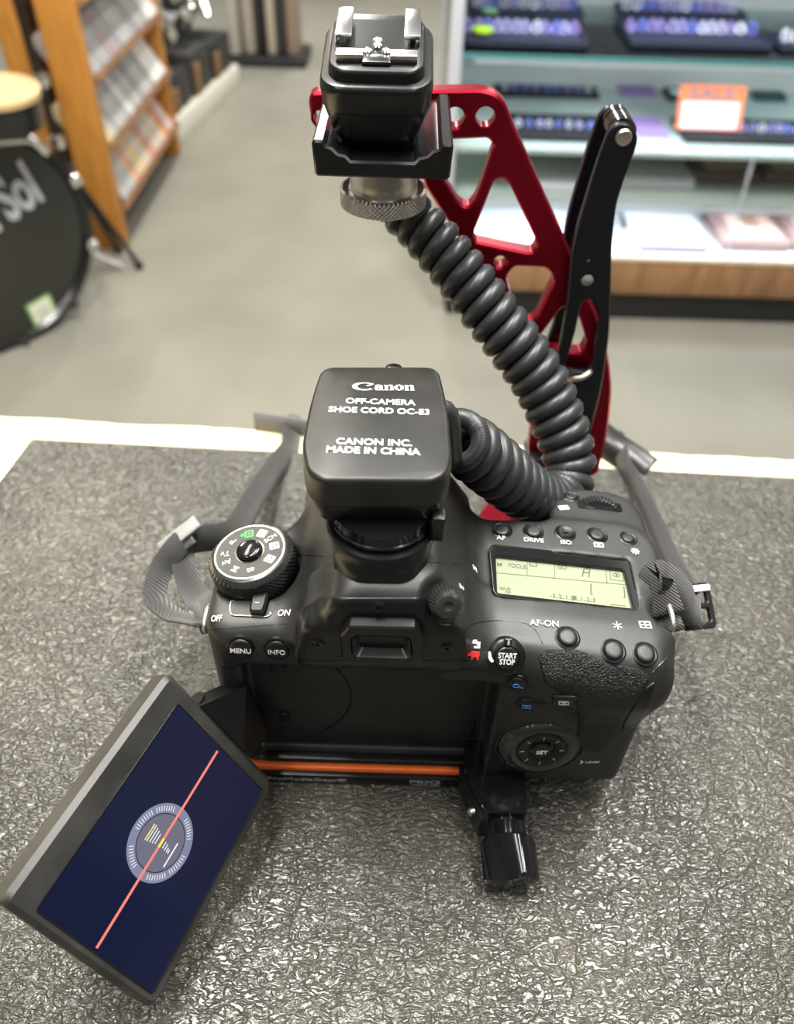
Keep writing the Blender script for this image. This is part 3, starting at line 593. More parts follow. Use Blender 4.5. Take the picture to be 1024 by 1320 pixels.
# ================================================================== CAMERA BODY  (signed distance field -> one smooth mesh)
# plane of the sloping top display
LP, LN = (55, 27, 90.0), (0.095, -0.03, 1)
lq = [at_plane(px, py, LP, LN) for px, py in ((632, 703), (812, 722), (822, 790), (637, 768))]
LF = frame((lq[0] + lq[1] + lq[2] + lq[3]) / 4, LN, (lq[1] - lq[0]) + (lq[2] - lq[3]))
LI = LF.inverted()
def Lxy(px, py): v = LI @ at_plane(px, py, LF.translation, LF.col[2].xyz); return (v.x, v.y)
def build_body():
    st = 0.8
    xs, ys, zs = np.arange(-68, 98, st, dtype=np.float32), np.arange(-16, 86, st, dtype=np.float32), np.arange(12, 124, st, dtype=np.float32)
    X, Y, Z = np.meshgrid(xs, ys, zs, indexing='ij')
    def rbox(lo, hi, r):
        c = [(a + b) / 2 for a, b in zip(lo, hi)]; h = [(b - a) / 2 - r for a, b in zip(lo, hi)]
        q = [np.abs(P - cc) - hh for P, cc, hh in zip((X, Y, Z), c, h)]
        o = np.sqrt(sum(np.maximum(k, 0) ** 2 for k in q)); return o + np.minimum(np.maximum(np.maximum(q[0], q[1]), q[2]), 0) - r
    def smin(a, b, k): h = np.maximum(k - np.abs(a - b), 0) / k; return np.minimum(a, b) - h * h * k * 0.25
    def smax(a, b, k): return -smin(-a, -b, k)
    def plane(n, p): n = np.array(n, float); n /= np.linalg.norm(n); return n[0] * (X - p[0]) + n[1] * (Y - p[1]) + n[2] * (Z - p[2])
    def prism(lo, hi, r, k):
        cx, cy, cz = [(a + b) / 2 for a, b in zip(lo, hi)]; hx, hy, hz = [(b - a) / 2 for a, b in zip(lo, hi)]
        qx, qy = np.abs(X - cx) - hx + r, np.abs(Y - cy) - hy + r
        d = np.sqrt(np.maximum(qx, 0) ** 2 + np.maximum(qy, 0) ** 2) + np.minimum(np.maximum(qx, qy), 0) - r
        return smax(d, np.abs(Z - cz) - hz, k)
    d = prism((-60, 0.5, 11.5), (88.5, 53.5, 94), 11, 3)
    d = smax(d, plane((-0.55, 0.84, 0), (-42, 47, 0)), 8)
    d = smax(d, plane((0.095, -0.03, 1), (55, 27, 89.9)), 3)
    d = smax(d, plane((-0.06, 0, 1), (-47, 28, 88.5)), 5)
    d = smax(d, plane((0, -1, 0.75), (0, 4.0, 88.5)), 6)                      # sloped rear shoulder
    grip = prism((55, 25, 11.5), (90.5, 78.5, 94), 14, 3)
    grip = smax(grip, plane((0.095, -0.03, 1), (55, 27, 89.9)), 3)
    grip = smax(grip, plane((0.07, 0.17, 1), (70, 54, 88.8)), 4)
    d = smin(d, grip, 6)
    thumb = rbox((43, -8, 66), (87.5, 14, 88), 6.5)
    thumb = smax(thumb, plane((0.095, -0.03, 1), (55, 27, 89.7)), 3)
    thumb = smax(thumb, plane((0.10, -0.55, 1), (60, 2, 88.3)), 5)
    thumb = smin(thumb, rbox((58, -7, 56), (86, 8, 80), 7), 8)
    d = smin(d, thumb, 7)
    d = smin(d, rbox((31, -4.5, 13), (84, 12, 86), 4), 4)
    cb = smax(rbox((14, -5, 74.5), (84, 20, 97), 3), plane((0, -1, 0.6), (0, -5, 83.5)), 3)
    cb = smax(cb, plane((0.095, -0.03, 1), (55, 27, 89.7)), 3)
    d = smin(d, cb, 3)                     # control panel right of the screen bay
    hump = plane((-0.92, -0.06, 0.42), (-30, 0, 88))
    for pl, k in ((plane((0.92, 0, 0.42), (27, 0, 88)), 3), (plane((0, -1, 0.0), (0, -8, 100)), 3), (plane((0, 0.92, 0.4), (0, 68, 88)), 4),
                  (plane((0, -0.55, 1), (0, -3.5, 119)), 5), (plane((0, 0.05, 1), (0, 20, 120.0)), 4), (plane((0, 0, -1), (0, 0, 86)), 5)):
        hump = smax(hump, pl, k)
    d = smin(d, hump, 7)
    vf = rbox((-28, -8, 74.5), (18.5, 14, 106), 2.5)
    vf = smax(vf, plane((-0.92, 0, 0.42), (-33.5, 0, 88)), 3)
    vf = smax(vf, plane((0.92, 0, 0.42), (25, 0, 88)), 3)
    vf = smax(vf, plane((0, -0.8, -0.5), (0, -7, 86)), 3)
    d = smin(d, vf, 3)
    d = smax(d, -(rbox((-49, -30, 14.2), (34, 7.5, 73.6), 1.6)), 0.8)         # bay behind the swung-out screen
    d = smax(d, -(rbox((-70, -30, 28), (-44, 2.5, 71), 2)), 1.5)              # open hinge side
    f = lambda cx, cy, cz, r: np.sqrt((X - cx) ** 2 + (Y - cy) ** 2 + (Z - cz) ** 2) - r
    d = smax(d, -f(15.5, -7, 118, 8.5), 1.5)                                    # notch of the dioptre wheel
    d = smax(d, -f(90, 16, 88, 7.5), 2)                                        # strap lug pocket
    dd = np.sqrt((X + 46) ** 2 + (Y - 29) ** 2) - 14.8
    d = smax(d, -np.maximum(dd, 86.0 - Z), 0.8)                                # well of the mode dial
    li = np.array(LF.to_3x3().inverted()); o = np.array(LF.translation)
    u, v, w = (li[k][0] * (X - o[0]) + li[k][1] * (Y - o[1]) + li[k][2] * (Z - o[2]) for k in range(3))
    hw, hh = (lq[1] - lq[0]).length / 2 - 0.6, (lq[3] - lq[0]).length / 2 - 0.6
    d = smax(d, -np.maximum(np.maximum(np.abs(u) - hw, np.abs(v) - hh), -1.6 - w), 0.6)   # window of the top display
    # ---- surface nets
    inside = d < 0; nx, ny, nz = d.shape
    acc = np.zeros((nx - 1, ny - 1, nz - 1, 3), np.float32); cnt = np.zeros((nx - 1, ny - 1, nz - 1), np.float32)
    for ax in range(3):
        o = [a for a in range(3) if a != ax]
        for i in (0, 1):
            for j in (0, 1):
                lo = [0, 0, 0]; lo[o[0]] = i; lo[o[1]] = j; hi = list(lo); hi[ax] = 1
                sl = lambda q: d[q[0]:nx - 1 + q[0], q[1]:ny - 1 + q[1], q[2]:nz - 1 + q[2]]
                a, b = sl(lo), sl(hi); cr = (a < 0) != (b < 0); t = np.where(cr, a / np.where(cr, a - b, 1), 0)
                for c in range(3): acc[..., c] += np.where(cr, lo[c] + (t if c == ax else 0), 0)
                cnt += cr
    on = cnt > 0; idx = -np.ones(on.shape, np.int64); idx[on] = np.arange(on.sum())
    ii = np.argwhere(on); pos = (ii + acc[on] / cnt[on][:, None]) * st + np.array((xs[0], ys[0], zs[0]))
    faces = []
    for ax in range(3):
        a = np.moveaxis(inside, ax, 0); ch = a[:-1] != a[1:]; I = np.moveaxis(idx, ax, 0)
        q = np.argwhere(ch); q = q[(q[:, 1] > 0) & (q[:, 2] > 0) & (q[:, 1] < a.shape[1] - 1) & (q[:, 2] < a.shape[2] - 1)]
        fl = a[q[:, 0], q[:, 1], q[:, 2]]
        quad = np.stack([I[q[:, 0], q[:, 1] - 1, q[:, 2] - 1], I[q[:, 0], q[:, 1], q[:, 2] - 1], I[q[:, 0], q[:, 1], q[:, 2]], I[q[:, 0], q[:, 1] - 1, q[:, 2]]], 1)
        if ax == 1: fl = ~fl
        quad[~fl] = quad[~fl][:, ::-1]; faces.append(quad)
    faces = np.concatenate(faces)
    # light tangential relaxation
    e = np.concatenate([faces[:, [0, 1]], faces[:, [1, 2]], faces[:, [2, 3]], faces[:, [3, 0]]])
    for _ in range(2):
        s = np.zeros_like(pos); c = np.zeros(len(pos))
        np.add.at(s, e[:, 0], pos[e[:, 1]]); np.add.at(c, e[:, 0], 1)
        pos = pos * 0.5 + 0.5 * s / np.maximum(c, 1)[:, None]
    return pos, faces
BP, BF = build_body()
BV = BVHTree.FromPolygons([tuple(p) for p in BP.tolist()], [tuple(f) for f in BF.tolist()])

cam_t = thing('digital_camera', 'black digital camera with swung-out screen lying centre of the counter mat', 'camera', (13, 28, 18))
g = Geo(); g.v = [tuple(p) for p in BP.tolist()]; g.f = [tuple(f) for f in BF.tolist()]
body = part('body', g, 'body', cam_t, smooth=True)

CP = Vector(CAMPOS)
def hit(px, py):
    d = Vector(ray(px, py)).normalized(); h = BV.ray_cast(CP, d)
    return (h[0], h[1]) if h[0] is not None else (None, None)
def surf(px, py, dr=(1, 0.04), k=5, N0=None):
    """frame lying on the camera body where that sight line meets it: x along dr, z outwards"""
    p, n = hit(px, py); N = Vector((0, 0, 0)); tr = 0
    while p is None and tr < 40: tr += 1; px += (560 - px) * 0.02; py += (800 - py) * 0.02; p, n = hit(px, py)
    for ox, oy in ((0, 0), (k, 0), (-k, 0), (0, k), (0, -k), (k, k), (-k, -k), (k, -k), (-k, k)):
        q, m = hit(px + ox, py + oy)
        if q is not None and (q - p).length < 8: N += m if m.dot(CP - q) > 0 else -m
    N.normalize()
    if N0: N = Vector(N0).normalized(); p = p + N * 1.1
    x = at_plane(px + 10 * dr[0], py + 10 * dr[1], p, N) - at_plane(px, py, p, N)
    return frame(p, N, x)
def lettering(s, px, py, size, parent=None, m='white', dr=(1, 0.04), bold=0.006, wide=1.0, F=None, name='lettering'):
    F = F or surf(px, py, dr, 7)
    return part(name, moved(text_geo(s, size, bold, wide), F @ T(0, 0, 0.34)), m, parent or cam_t, smooth=False)
def flat(name, polys, F, m, parent, h=0.30, z0=-0.3):
    """thin printed marks: polys = list of (outline, holes)"""
    g = Geo()
    for o, hs in polys: g.prism(o, z0, h, hs, mtx=F)
    return part(name, g, m, parent, smooth=False)
def button(px, py, r, h, dr=(1, 0.04), name='button', m='button', sq=None, dish=False):
    F = surf(px, py, dr); g = Geo()
    if sq: g.prism(rrect(-sq[0], -sq[1], sq[0], sq[1], sq[2]), -1.5, h, b=0.5, mtx=F)
    elif dish: g.lathe([(r, -1.5), (r, h - 0.5), (r - 0.5, h), (r * 0.6, h - 0.1), (r * 0.4, h - 0.35), (0.8, h - 0.4), (0.7, h + 0.1), (0.01, h + 0.2)], 32, F)
    else: g.lathe([(r, -1.5), (r, h - 0.7), (r - 0.3, h - 0.25), (r - 0.8, h), (r * 0.5, h + 0.04), (0.01, h + 0.05)], 32, F)
    b = part(name, g, m, cam_t)
    g = Geo(); rr = (sq[0] if sq else r)
    if sq: g.prism(rrect(-sq[0] - .45, -sq[1] - .45, sq[0] + .45, sq[1] + .45, sq[2]), -1.0, 0.28, mtx=F)
    else: g.lathe([(r + 0.15, -1), (r + 0.9, -1), (r + 0.9, 0.1), (r + 0.45, 0.32), (r + 0.15, 0.1)], 32, F)
    part('collar', g, 'panel', b)
    return b, F
def patch(name, poly, m, off=0.35, step=3.0, smooth=True):
    """a skin of its own over one area of the body (rubber pad, trim panel)"""
    poly = [Vector(p) for p in poly]
    xs = [p.x for p in poly]; ys = [p.y for p in poly]
    def inside(x, y):
        c = False; j = len(poly) - 1
        for i in range(len(poly)):
            a, b = poly[i], poly[j]
            if (a.y > y) != (b.y > y) and x < (b.x - a.x) * (y - a.y) / (b.y - a.y) + a.x: c = not c
            j = i
        return c
    from mathutils.geometry import delaunay_2d_cdt
    bd = []
    for i in range(len(poly)):
        a, b = poly[i], poly[(i + 1) % len(poly)]; n = max(1, int((b - a).length / step)); bd += [a.lerp(b, k / n) for k in range(n)]
    pts = [Vector((x, y)) for x in np.arange(min(xs) + step / 2, max(xs), step) for y in np.arange(min(ys) + step / 2, max(ys), step) if inside(x, y)]
    ok = [p for p in pts if min((p - q).length for q in bd) > step * 0.5]
    allp = bd + ok; n = len(bd)
    v2, _, f2, _, _, _ = delaunay_2d_cdt(allp, [(i, (i + 1) % n) for i in range(n)], [], 1, 1e-4)
    vs = []; last = None
    for p in v2:
        q, nn = hit(p.x, p.y)
        if q is None: q, nn = last
        last = (q, nn); vs.append((q, nn))
    g = Geo(); nv = len(vs)
    av = [];
    for i, (q, nn) in enumerate(vs): av.append(q + nn * (off if i >= n else off * 0.55))
    fs = []
    for f in f2:
        a, b, c = (av[i] for i in f[:3]); nrm = (b - a).cross(c - a)
        fs.append(tuple(f) if nrm.dot(CP - a) > 0 else tuple(f[::-1]))
    av += [q - nn * 0.3 for q, nn in vs[:n]]
    for i in range(n):
        k = (i + 1) % n; fs.append((i, k, nv + k, nv + i))
    g.add(av, fs); return part(name, g, m, cam_t, smooth=smooth)
def seam(pts, r=0.16, m='gloss', name='seam', n=10, closed=False):
    P = smooth_path([(x, y, 0) for x, y in pts], n) if len(pts) > 2 else [Vector((*pts[0], 0)).lerp(Vector((*pts[1], 0)), k / 12) for k in range(13)]
    Q = [hit(p.x, p.y)[0] for p in P]; Q = [q for q in Q if q is not None]
    g = Geo(); g.tube(Q, r, 6); return part(name, g, m, cam_t, smooth=True)

# ---- top display
fr_o = fillet([Lxy(*p) for p in ((630, 702), (815, 722), (826, 791), (636, 770))], 3.2)
fr_i = fillet([Lxy(*p) for p in ((639, 717), (804, 735), (816, 785), (641, 765))], 0.8)
g = Geo(); g.prism(fr_o, -1.5, 0.45, [fr_i], b=0.25, mtx=LF); td = part('top_display', g, 'gloss', cam_t)
g = Geo(); g.prism(offset(ccw(fr_i), -0.3), -1.4, -0.9, mtx=LF); part('display_face', g, 'lcd', td, smooth=False)
g = Geo(); g.prism(offset(ccw(fr_i), 0.05), 0.1, 0.25, mtx=LF); part('display_window', g, 'lcdglass', td, smooth=False)
g = Geo(); g.tube([Vector((x, y, 0.42)) for x, y in offset(ccw(fr_o), 0.15)], 0.22, 6, True, LF); part('rim', g, 'darkmetal', td)
def lcd(px, py, s, size, **k):
    x, y = Lxy(px, py); x2, y2 = Lxy(px + 20, py + 2.2); F = LF @ T(x, y, -0.89) @ RZ(math.atan2(y2 - y, x2 - x))
    return part('display_text', moved(text_geo(s, size, k.get('bold', 0.0), k.get('wide', 1.0)), F), 'lcdink', td, smooth=False)
def lcdline(pts, w=0.18):
    g = Geo()
    for a, b in pts:
        a, b = Vector(Lxy(*a)), Vector(Lxy(*b)); t = (b - a).normalized(); n = Vector((-t.y, t.x)) * w / 2
        g.prism([a - n, b - n, b + n, a + n], -0.9, -0.82, mtx=LF)
    return part('display_lines', g, 'lcdink', td, smooth=False)
lcd(645, 725.5, 'M', 1.6, bold=0.006); lcd(668, 727.5, 'FOCUS', 1.7, wide=0.8, bold=0.006); lcd(726, 729, 'ISO', 1.8, wide=0.85, bold=0.006)
lcd(652, 757, 'Wi-Fi', 1.4, bold=0.015, wide=0.8); lcd(656, 761.5, 'OFF', 0.9, wide=0.8)
lcd(740, 768.5, '-3..2..1..\u25a0..1..2.:3', 1.6, bold=0.008, wide=0.96)
lcdline([((639, 736), (812, 752)), ((681, 721), (680.5, 739.5)), ((716.5, 725), (716, 743)), ((782, 730), (784, 750)),
         ((739.5, 771), (740, 779)), ((789, 777), (789, 785)), ((789, 777), (808, 779)), ((789, 784.5), (809, 786))], 0.2)
lcdline([((684, 722), (693, 723)), ((684, 727), (693, 728)), ((684, 722), (684, 727)), ((693, 723), (693, 728))], 0.3)
lcdline([((754, 731), (762, 731.5)), ((753, 735.5), (761, 736)), ((754, 731), (752, 741)), ((762, 731.5), (760, 742))], 0.42)   # seven segment A
lcdline([((763, 751), (765, 751)), ((763, 751), (763, 763)), ((763, 763), (765, 764.5)), ((804, 754.5), (806, 755)), ((806, 755), (807, 768)), ((807, 768), (805, 768.5))], 0.35)
lcdline([((787.5, 732.5), (804, 734.5)), ((788.5, 745), (805, 747)), ((787.5, 732.5), (788.5, 745)), ((804, 734.5), (805, 747))], 0.2)
x, y = Lxy(796.3, 739.5)
g = Geo(); g.prism(circle(x, y, 0.42, 14), -0.9, -0.82, mtx=LF)
for s in (-1, 1):
    arc = [(x + 1.5 * cos(t), y + s * (1.35 * sin(t) - 0.45)) for t in np.linspace(rad(25), rad(155), 12)]; arc2 = [(x + (a - x) * 0.86, y + (b - y) * 0.72) for a, b in arc]
    g.prism(arc + arc2[::-1], -0.9, -0.82, mtx=LF)
part('metering_mark', g, 'lcdink', td, smooth=False)
lcd(800, 783, '\u25b2\u25b2', 0.6)

# ---- top buttons in front of the display
for px, py, s, lx, ly in ((647, 684, 'AF', 646, 694), (688, 685.5, 'DRIVE', 688, 697), (729, 687, 'ISO', 729.5, 700)):
    b, F = button(px, py, 2.9, 1.0, (1, 0.1), dish=(s == 'ISO')); lettering(s, lx, ly, 1.8, dr=(1, 0.08), bold=0.008)
button(770, 690, 2.9, 1.0, (1, 0.1)); button(810, 694, 2.4, 0.7, (1, 0.1)); button(736, 640.5, 2.4, 0.8, (1, 0.1))
F = surf(772, 703, (1, 0.08))
flat('metering_mark', [(rrect(-1.7, -1.1, 1.7, 1.1, 0.3), [rrect(-1.2, -0.8, -0.5, 0.8, 0.1), rrect(0.5, -0.8, 1.2, 0.8, 0.1), circle(0, 0, 0.25, 8)])], F, 'white', cam_t)
F = surf(727, 655, (1, -0.08))
flat('function_mark', [(rrect(-1.9, -1.2, 1.9, 1.2, 0.4), [rrect(-1.3, 0.1, -0.3, 0.7, 0.1), rrect(0.3, 0.1, 1.3, 0.7, 0.1)])], F, 'white', cam_t)
F = surf(819, 711, (1, 0.1)); pl = [(circle(0, 0, 0.75, 14), [circle(0, 0, 0.4, 10)])]
for k in range(8): a = k * PI / 4; pl.append(([(cos(a + q) * r, sin(a + q) * r) for r, q in ((0.95, -.2), (1.5, -.12), (1.5, .12), (0.95, .2))], []))
flat('lamp_mark', pl, F, 'white', cam_t)
F = surf(612, 733, (0.6, 1)); flat('focal_plane_mark', [(rrect(-1.5, -0.13, 1.5, 0.13, 0.05), []), (circle(0, 0, 0.75, 16), [circle(0, 0, 0.5, 14)])], F, 'white', cam_t)
F = surf(595, 757, (1, 0.8)); flat('dioptre_mark', [(rrect(-1.9, -0.7, -1.5, 0.8, 0.05), []), (rrect(-0.4, -0.5, 0, 0.5, 0.05), []), (rrect(-0.8, -0.1, 0.5, 0.15, 0.05), []), (rrect(1.2, -0.6, 1.6, 0.5, 0.05), [])], F, 'white', cam_t)
# front dial on the grip
F = surf(773, 652, (1, 0.10)); ctr = F @ Vector((0, 0, -7.6))
ax = Vector((0.35, -0.93, -0.05)).normalized()
FD = frame(F @ Vector((0, 0, -7.4)), (F.col[1].xyz * -0.97 + F.col[2].xyz * 0.22), F.col[0].xyz); g = Geo(); rings = []
for z, rr in ((-2.0, 9.0), (-1.7, 9.6), (1.7, 9.6), (2.0, 9.0)):
    rings.append([((rr + (0.5 if (j % 4) < 2 else 0)) * cos(2 * PI * j / 176), (rr + (0.5 if (j % 4) < 2 else 0)) * sin(2 * PI * j / 176), z) for j in range(176)])
g.grid(rings, FD); part('front_dial', g, 'ridge', cam_t, smooth=25)
g = Geo(); g.prism(fillet([(-8.2, -2.8), (0, -2.4), (8.2, -2.8), (8.2, 2.6), (-8.2, 2.6)], 1.5), -0.6, 0.22, mtx=F); part('dial_slot', g, 'gloss', cam_t)
# ---- lettering of the rear shoulder
lettering('AF-ON', 702, 804, 2.1, dr=(1, 0.06), bold=0.006)
for px, py in ((732, 822), (791, 839), (832, 843)): button(px, py, 3.1, 1.1)
F = surf(796, 807); pl = [([(cos(a + q) * r, sin(a + q) * r) for r, q in ((0.05, -1), (1.5, -.12), (1.5, .12), (0.05, 1))], []) for a in (k * PI / 3 + PI / 6 for k in range(6))]
flat('lock_mark', pl, F, 'white', cam_t)
F = surf(832, 806); flat('focus_point_mark', [(rrect(-1.9, -1.4, 1.9, 1.4, 0.2), [rrect(-1.5, -1.0, -0.2, -0.2, 0.05), rrect(0.2, -1.0, 1.5, -0.2, 0.05), rrect(-1.5, 0.2, -0.2, 1.0, 0.05), rrect(0.2, 0.2, 1.5, 1.0, 0.05)])], F, 'white', cam_t)
for px, py, s in ((311, 835.5, 'MENU'), (357.5, 837, 'INFO')):
    b, F = button(px, py, 3.7, 1.0); part('button_label', moved(text_geo(s, 1.8, 0.01, 0.95), F @ T(0, -0.2, 1.16)), 'white', b, smooth=False)
lettering('OFF', 280, 797.5, 2.0, bold=0.015, wide=0.75, dr=(1, -0.05)); lettering('ON', 367, 790.5, 2.2, bold=0.015, wide=0.9, dr=(1, -0.05))

# ---- mode dial
DF = frame((-46.0, 29.2, 86.4), (-0.15, -0.03, 1), (1, 0, 0)); g = Geo(); n = 156; rings = []
prof = [(12.9, -1.0), (13.6, -0.6)] + [(13.7, -0.3 + 0.6 * k) for k in range(15)] + [(13.3, 8.9), (12.6, 9.7), (11.7, 10.1)]
for i, (rr, z) in enumerate(prof):
    rings.append([((rr + (0.55 * ((i + j) % 3 == 0) if 1 < i < 17 else 0)) * cos(2 * PI * j / n), (rr + (0.55 * ((i + j) % 3 == 0) if 1 < i < 17 else 0)) * sin(2 * PI * j / n), z) for j in range(n)])
g.grid(rings, DF); dial = part('mode_dial', g, 'ridge', cam_t, smooth=24)
g = Geo(); g.lathe([(11.7, 9.9), (11.7, 10.25), (11.2, 10.25), (11.2, 9.9)], 64, DF); part('dial_ring', g, 'shoe', dial)
g = Geo(); g.lathe([(11.2, 9.9), (11.2, 10.15), (4.9, 10.15)], 64, DF); part('dial_face', g, 'body', dial)
g = Geo(); g.lathe([(4.9, 9.8), (4.9, 10.3), (4.4, 10.3), (4.3, 10.0), (4.2, 11.2), (3.9, 11.6), (3.2, 11.8), (0.01, 11.9)], 40, DF); part('dial_lock_button', g, 'gloss', dial)
for a, s, sz, m in ((40, 'SCN', 1.7, 'white'), (-79, 'B', 2.3, 'white'), (-117, 'M', 2.3, 'white'), (-149, 'Av', 2.1, 'white'), (183, 'Tv', 2.1, 'white'), (143, 'P', 2.3, 'white')):
    part('dial_letter', moved(text_geo(s, sz, 0.004), DF @ RZ(rad(a)) @ T(8.1, 0, 10.18)), m, dial, smooth=False)
for a, s in ((68, 'C'), (12, '2'), (-28, '1')):
    F = DF @ RZ(rad(a)) @ T(8.2, 0, 10.1); flat('dial_mark', [(rrect(-1.6, -1.5, 1.6, 1.5, 0.3), [circle(0, 0, 0.95, 20)]), (circle(0, 0, 0.6, 14), [])], F, 'white', dial, 0.12, 0.05)
F = DF @ RZ(rad(100)) @ T(8.0, 0, 10.1); flat('auto_mark', [(rrect(-1.5, -1.5, 1.5, 1.5, 0.3), [rrect(-1.0, -0.9, 1.0, 0.9, 0.2)]), (rrect(-.4, -.4, .4, .4, 0.1), []), (rrect(-0.3, 1.7, 0.3, 2.9, 0.05), []), (rrect(-0.75, 2.05, 0.75, 2.5, 0.05), [])], F, 'green', dial, 0.12, 0.05)
# ---- power switch below the dial
F = surf(316, 786, (1, 0.03)); pts = fillet([(-5.2, 3.2), (-4.6, -2.4), (7.8, -2.6), (9.8, 0.4), (9.0, 4)], 1.6)
g = Geo(); g.prism(pts, -1.0, 0.12, mtx=F); sw = part('power_switch', g, 'body', cam_t)
g = Geo(); g.tube([Vector((x, y, 0.15)) for x, y in fillet([(-5.2, 3.6), (-5.0, 0.4), (-4.0, -2.4), (7.4, -2.7), (9.0, -1.2)], 1.2)], 0.2, 6, False, F); part('slot_rim', g, 'shoe', sw)
Fs = surf(334, 785, (1, 0.03)); g = Geo(); g.prism(fillet([(-2.7, 5.5), (-2.4, -2.0), (-1.6, -3.0), (1.6, -3.0), (2.4, -2.0), (2.7, 5.5)], 0.8), -0.8, 2.6, b=0.7, mtx=Fs); part('lever', g, 'button', sw)
flat('lever_mark', [(rrect(-0.9, 0.2, 0.5, 0.5, 0.05), [])], Fs @ T(0, 0, 2.6), 'white', sw)

# ---- viewfinder
patch('viewfinder_panel', fillet([(384, 852), (381, 806), (392, 784), (412, 770), (546, 770), (553, 776), (555, 797), (566, 803), (600, 806), (606, 852)], [4, 8, 10, 8, 5, 3, 5, 4, 8, 4]), 'panel', 0.3, 4.0)
for px, py in ((489, 782), (410, 828), (576, 833)):
    F = surf(px, py); g = Geo(); g.lathe([(1.7, 0.2), (1.7, 0.75), (1.3, 1.0), (0.6, 1.0), (0.5, 0.6), (0.01, 0.55)], 20, F); part('screw', g, 'gloss', cam_t)
EY = -11.8
def eyp(px, py): v = at_y(px, py, EY); return (v.x, v.z)
eo = fillet([eyp(*p) for p in ((438, 822), (450, 808), (536, 810), (547, 824), (547, 856), (441, 852))], [0.8, 0.8, 0.8, 0.8, 2, 2])
ei = fillet([eyp(*p) for p in ((454, 820), (528, 822), (531, 849), (455, 847))], 2.2)
EF = Matrix(((1, 0, 0, 0), (0, 0, -1, EY), (0, 1, 0, 0), (0, 0, 0, 1)))
g = Geo(); g.prism(eo, -4.6, 0, [ei], b=0.5, mtx=EF); ey = part('eyepiece', g, 'panel', cam_t)
g = Geo(); cxy = Vector((sum(p[0] for p in ei) / len(ei), sum(p[1] for p in ei) / len(ei)))
inn = [tuple(cxy + (Vector(p) - cxy) * 0.72) for p in ccw(ei)]
g.grid([[(*p, 0.0) for p in ccw(ei)], [(*p, -3.6) for p in inn]], EF, True, False, False); part('eyepiece_funnel', g, 'eyeglass', ey)
g = Geo(); g.prism(inn, -4.2, -3.6, mtx=EF); part('eyepiece_window', g, 'gloss', ey)
# dioptre wheel
F = frame(at_y(577, 779, -7.5), (0.12, -0.80, 0.50), (1, 0, 0)); g = Geo(); n = 120; rings = []
for z, rr, kn in ((-6, 4.5, 0), (-1.6, 4.7, 1), (0.0, 4.4, 1), (1.2, 3.6, 1), (1.6, 2.8, 0), (1.6, 1.4, 0), (1.2, 1.2, 0), (1.0, 0.4, 0)):
    rings.append([((rr + kn * 0.35 * ((j % 4) < 2)) * cos(2 * PI * j / n), (rr + kn * 0.35 * ((j % 4) < 2)) * sin(2 * PI * j / n), z) for j in range(n)])
g.grid(rings, F); part('dioptre_wheel', g, 'ridge', cam_t, smooth=25)

# ---- start/stop switch, small rear buttons, control wheel
F = surf(652, 846, (1, 0.04), 9); g = Geo(); g.lathe([(6.0, -1.5), (6.0, 0.6), (5.6, 1.2), (4.6, 1.7), (3.9, 1.9), (3.7, 1.4)], 48, F); ss = part('movie_switch', g, 'panel', cam_t)
g = Geo(); g.lathe([(3.6, 0), (3.6, 2.0), (3.2, 2.4), (0.01, 2.55)], 40, F); part('start_button', g, 'button', ss)
part('button_label', moved(text_geo('START\nSTOP', 1.6, 0.015, 0.85), F @ T(0, 0, 2.6)), 'white', ss, smooth=False)
g = Geo(); g.prism(fillet([(-1.3, 6.2), (-0.9, 3.9), (0.9, 3.9), (1.3, 6.2)], 0.5), 0.3, 2.7, b=0.3, mtx=F); part('switch_tab', g, 'shoe' if False else 'button', ss)
flat('switch_mark', [(rrect(-0.35, 4.3, 0.35, 5.8, 0.15), [])], F, 'greyprint', ss, 2.75, 2.6)
flat('switch_index', [(fillet([(-5.7, 1.5), (-5.1, 1.8), (-4.6, 0.0), (-3.7, -1.2), (-4.6, -1.6), (-5.6, -0.4)], 0.4), [])], F, 'white', ss, 1.9, 1.2)
F = surf(612, 829, (1, 0.04), 5, (0, -1, 0.6)); flat('still_mark', [(fillet([(-1.6, -1.1), (1.6, -1.1), (1.6, 0.8), (0.8, 0.8), (0.5, 1.4), (-0.5, 1.4), (-0.8, 0.8), (-1.6, 0.8)], 0.15), [rrect(-0.7, -0.5, 0.7, 0.3, 0.2)])], F, 'white', cam_t)
F = surf(611, 842, (1, 0.04), 5, (0, -1, 0.6)); flat('movie_mark', [(rrect(-1.0, -0.6, 1.6, 0.9, 0.15), []), ([(-1.0, 0.0), (-1.9, -0.5), (-1.9, 0.7), (-1.0, 0.4)], []), ([(-0.4, -0.6), (-1.0, -1.5), (-0.6, -1.5), (0.1, -0.6)], []), ([(0.6, -0.6), (1.0, -1.5), (1.4, -1.5), (1.1, -0.6)], [])], F, 'redp', cam_t)
b, F = button(667, 880, 3.2, 0.9); flat('zoom_mark', [(circle(-0.4, 0.0, 1.1, 20), [circle(-0.4, 0.0, 0.75, 16)]), ([(0.3, -0.5), (0.5, -0.7), (1.7, -1.3), (1.5, -1.0)], []), ([(0.25, -0.55), (0.5, -0.85), (1.65, -1.5), (1.75, -1.2)], [])], F, 'bluep', b, 1.3, 1.1)
b, F = button(679, 907, 3.2, 0.9); flat('playback_mark', [(rrect(-1.5, -1.0, 1.5, 1.0, 0.1), [rrect(-1.25, -0.75, 1.25, 0.75, 0.1)]), ([(-0.6, -0.6), (0.8, 0), (-0.6, 0.6)], [])], F, 'bluep', b, 1.3, 1.1)
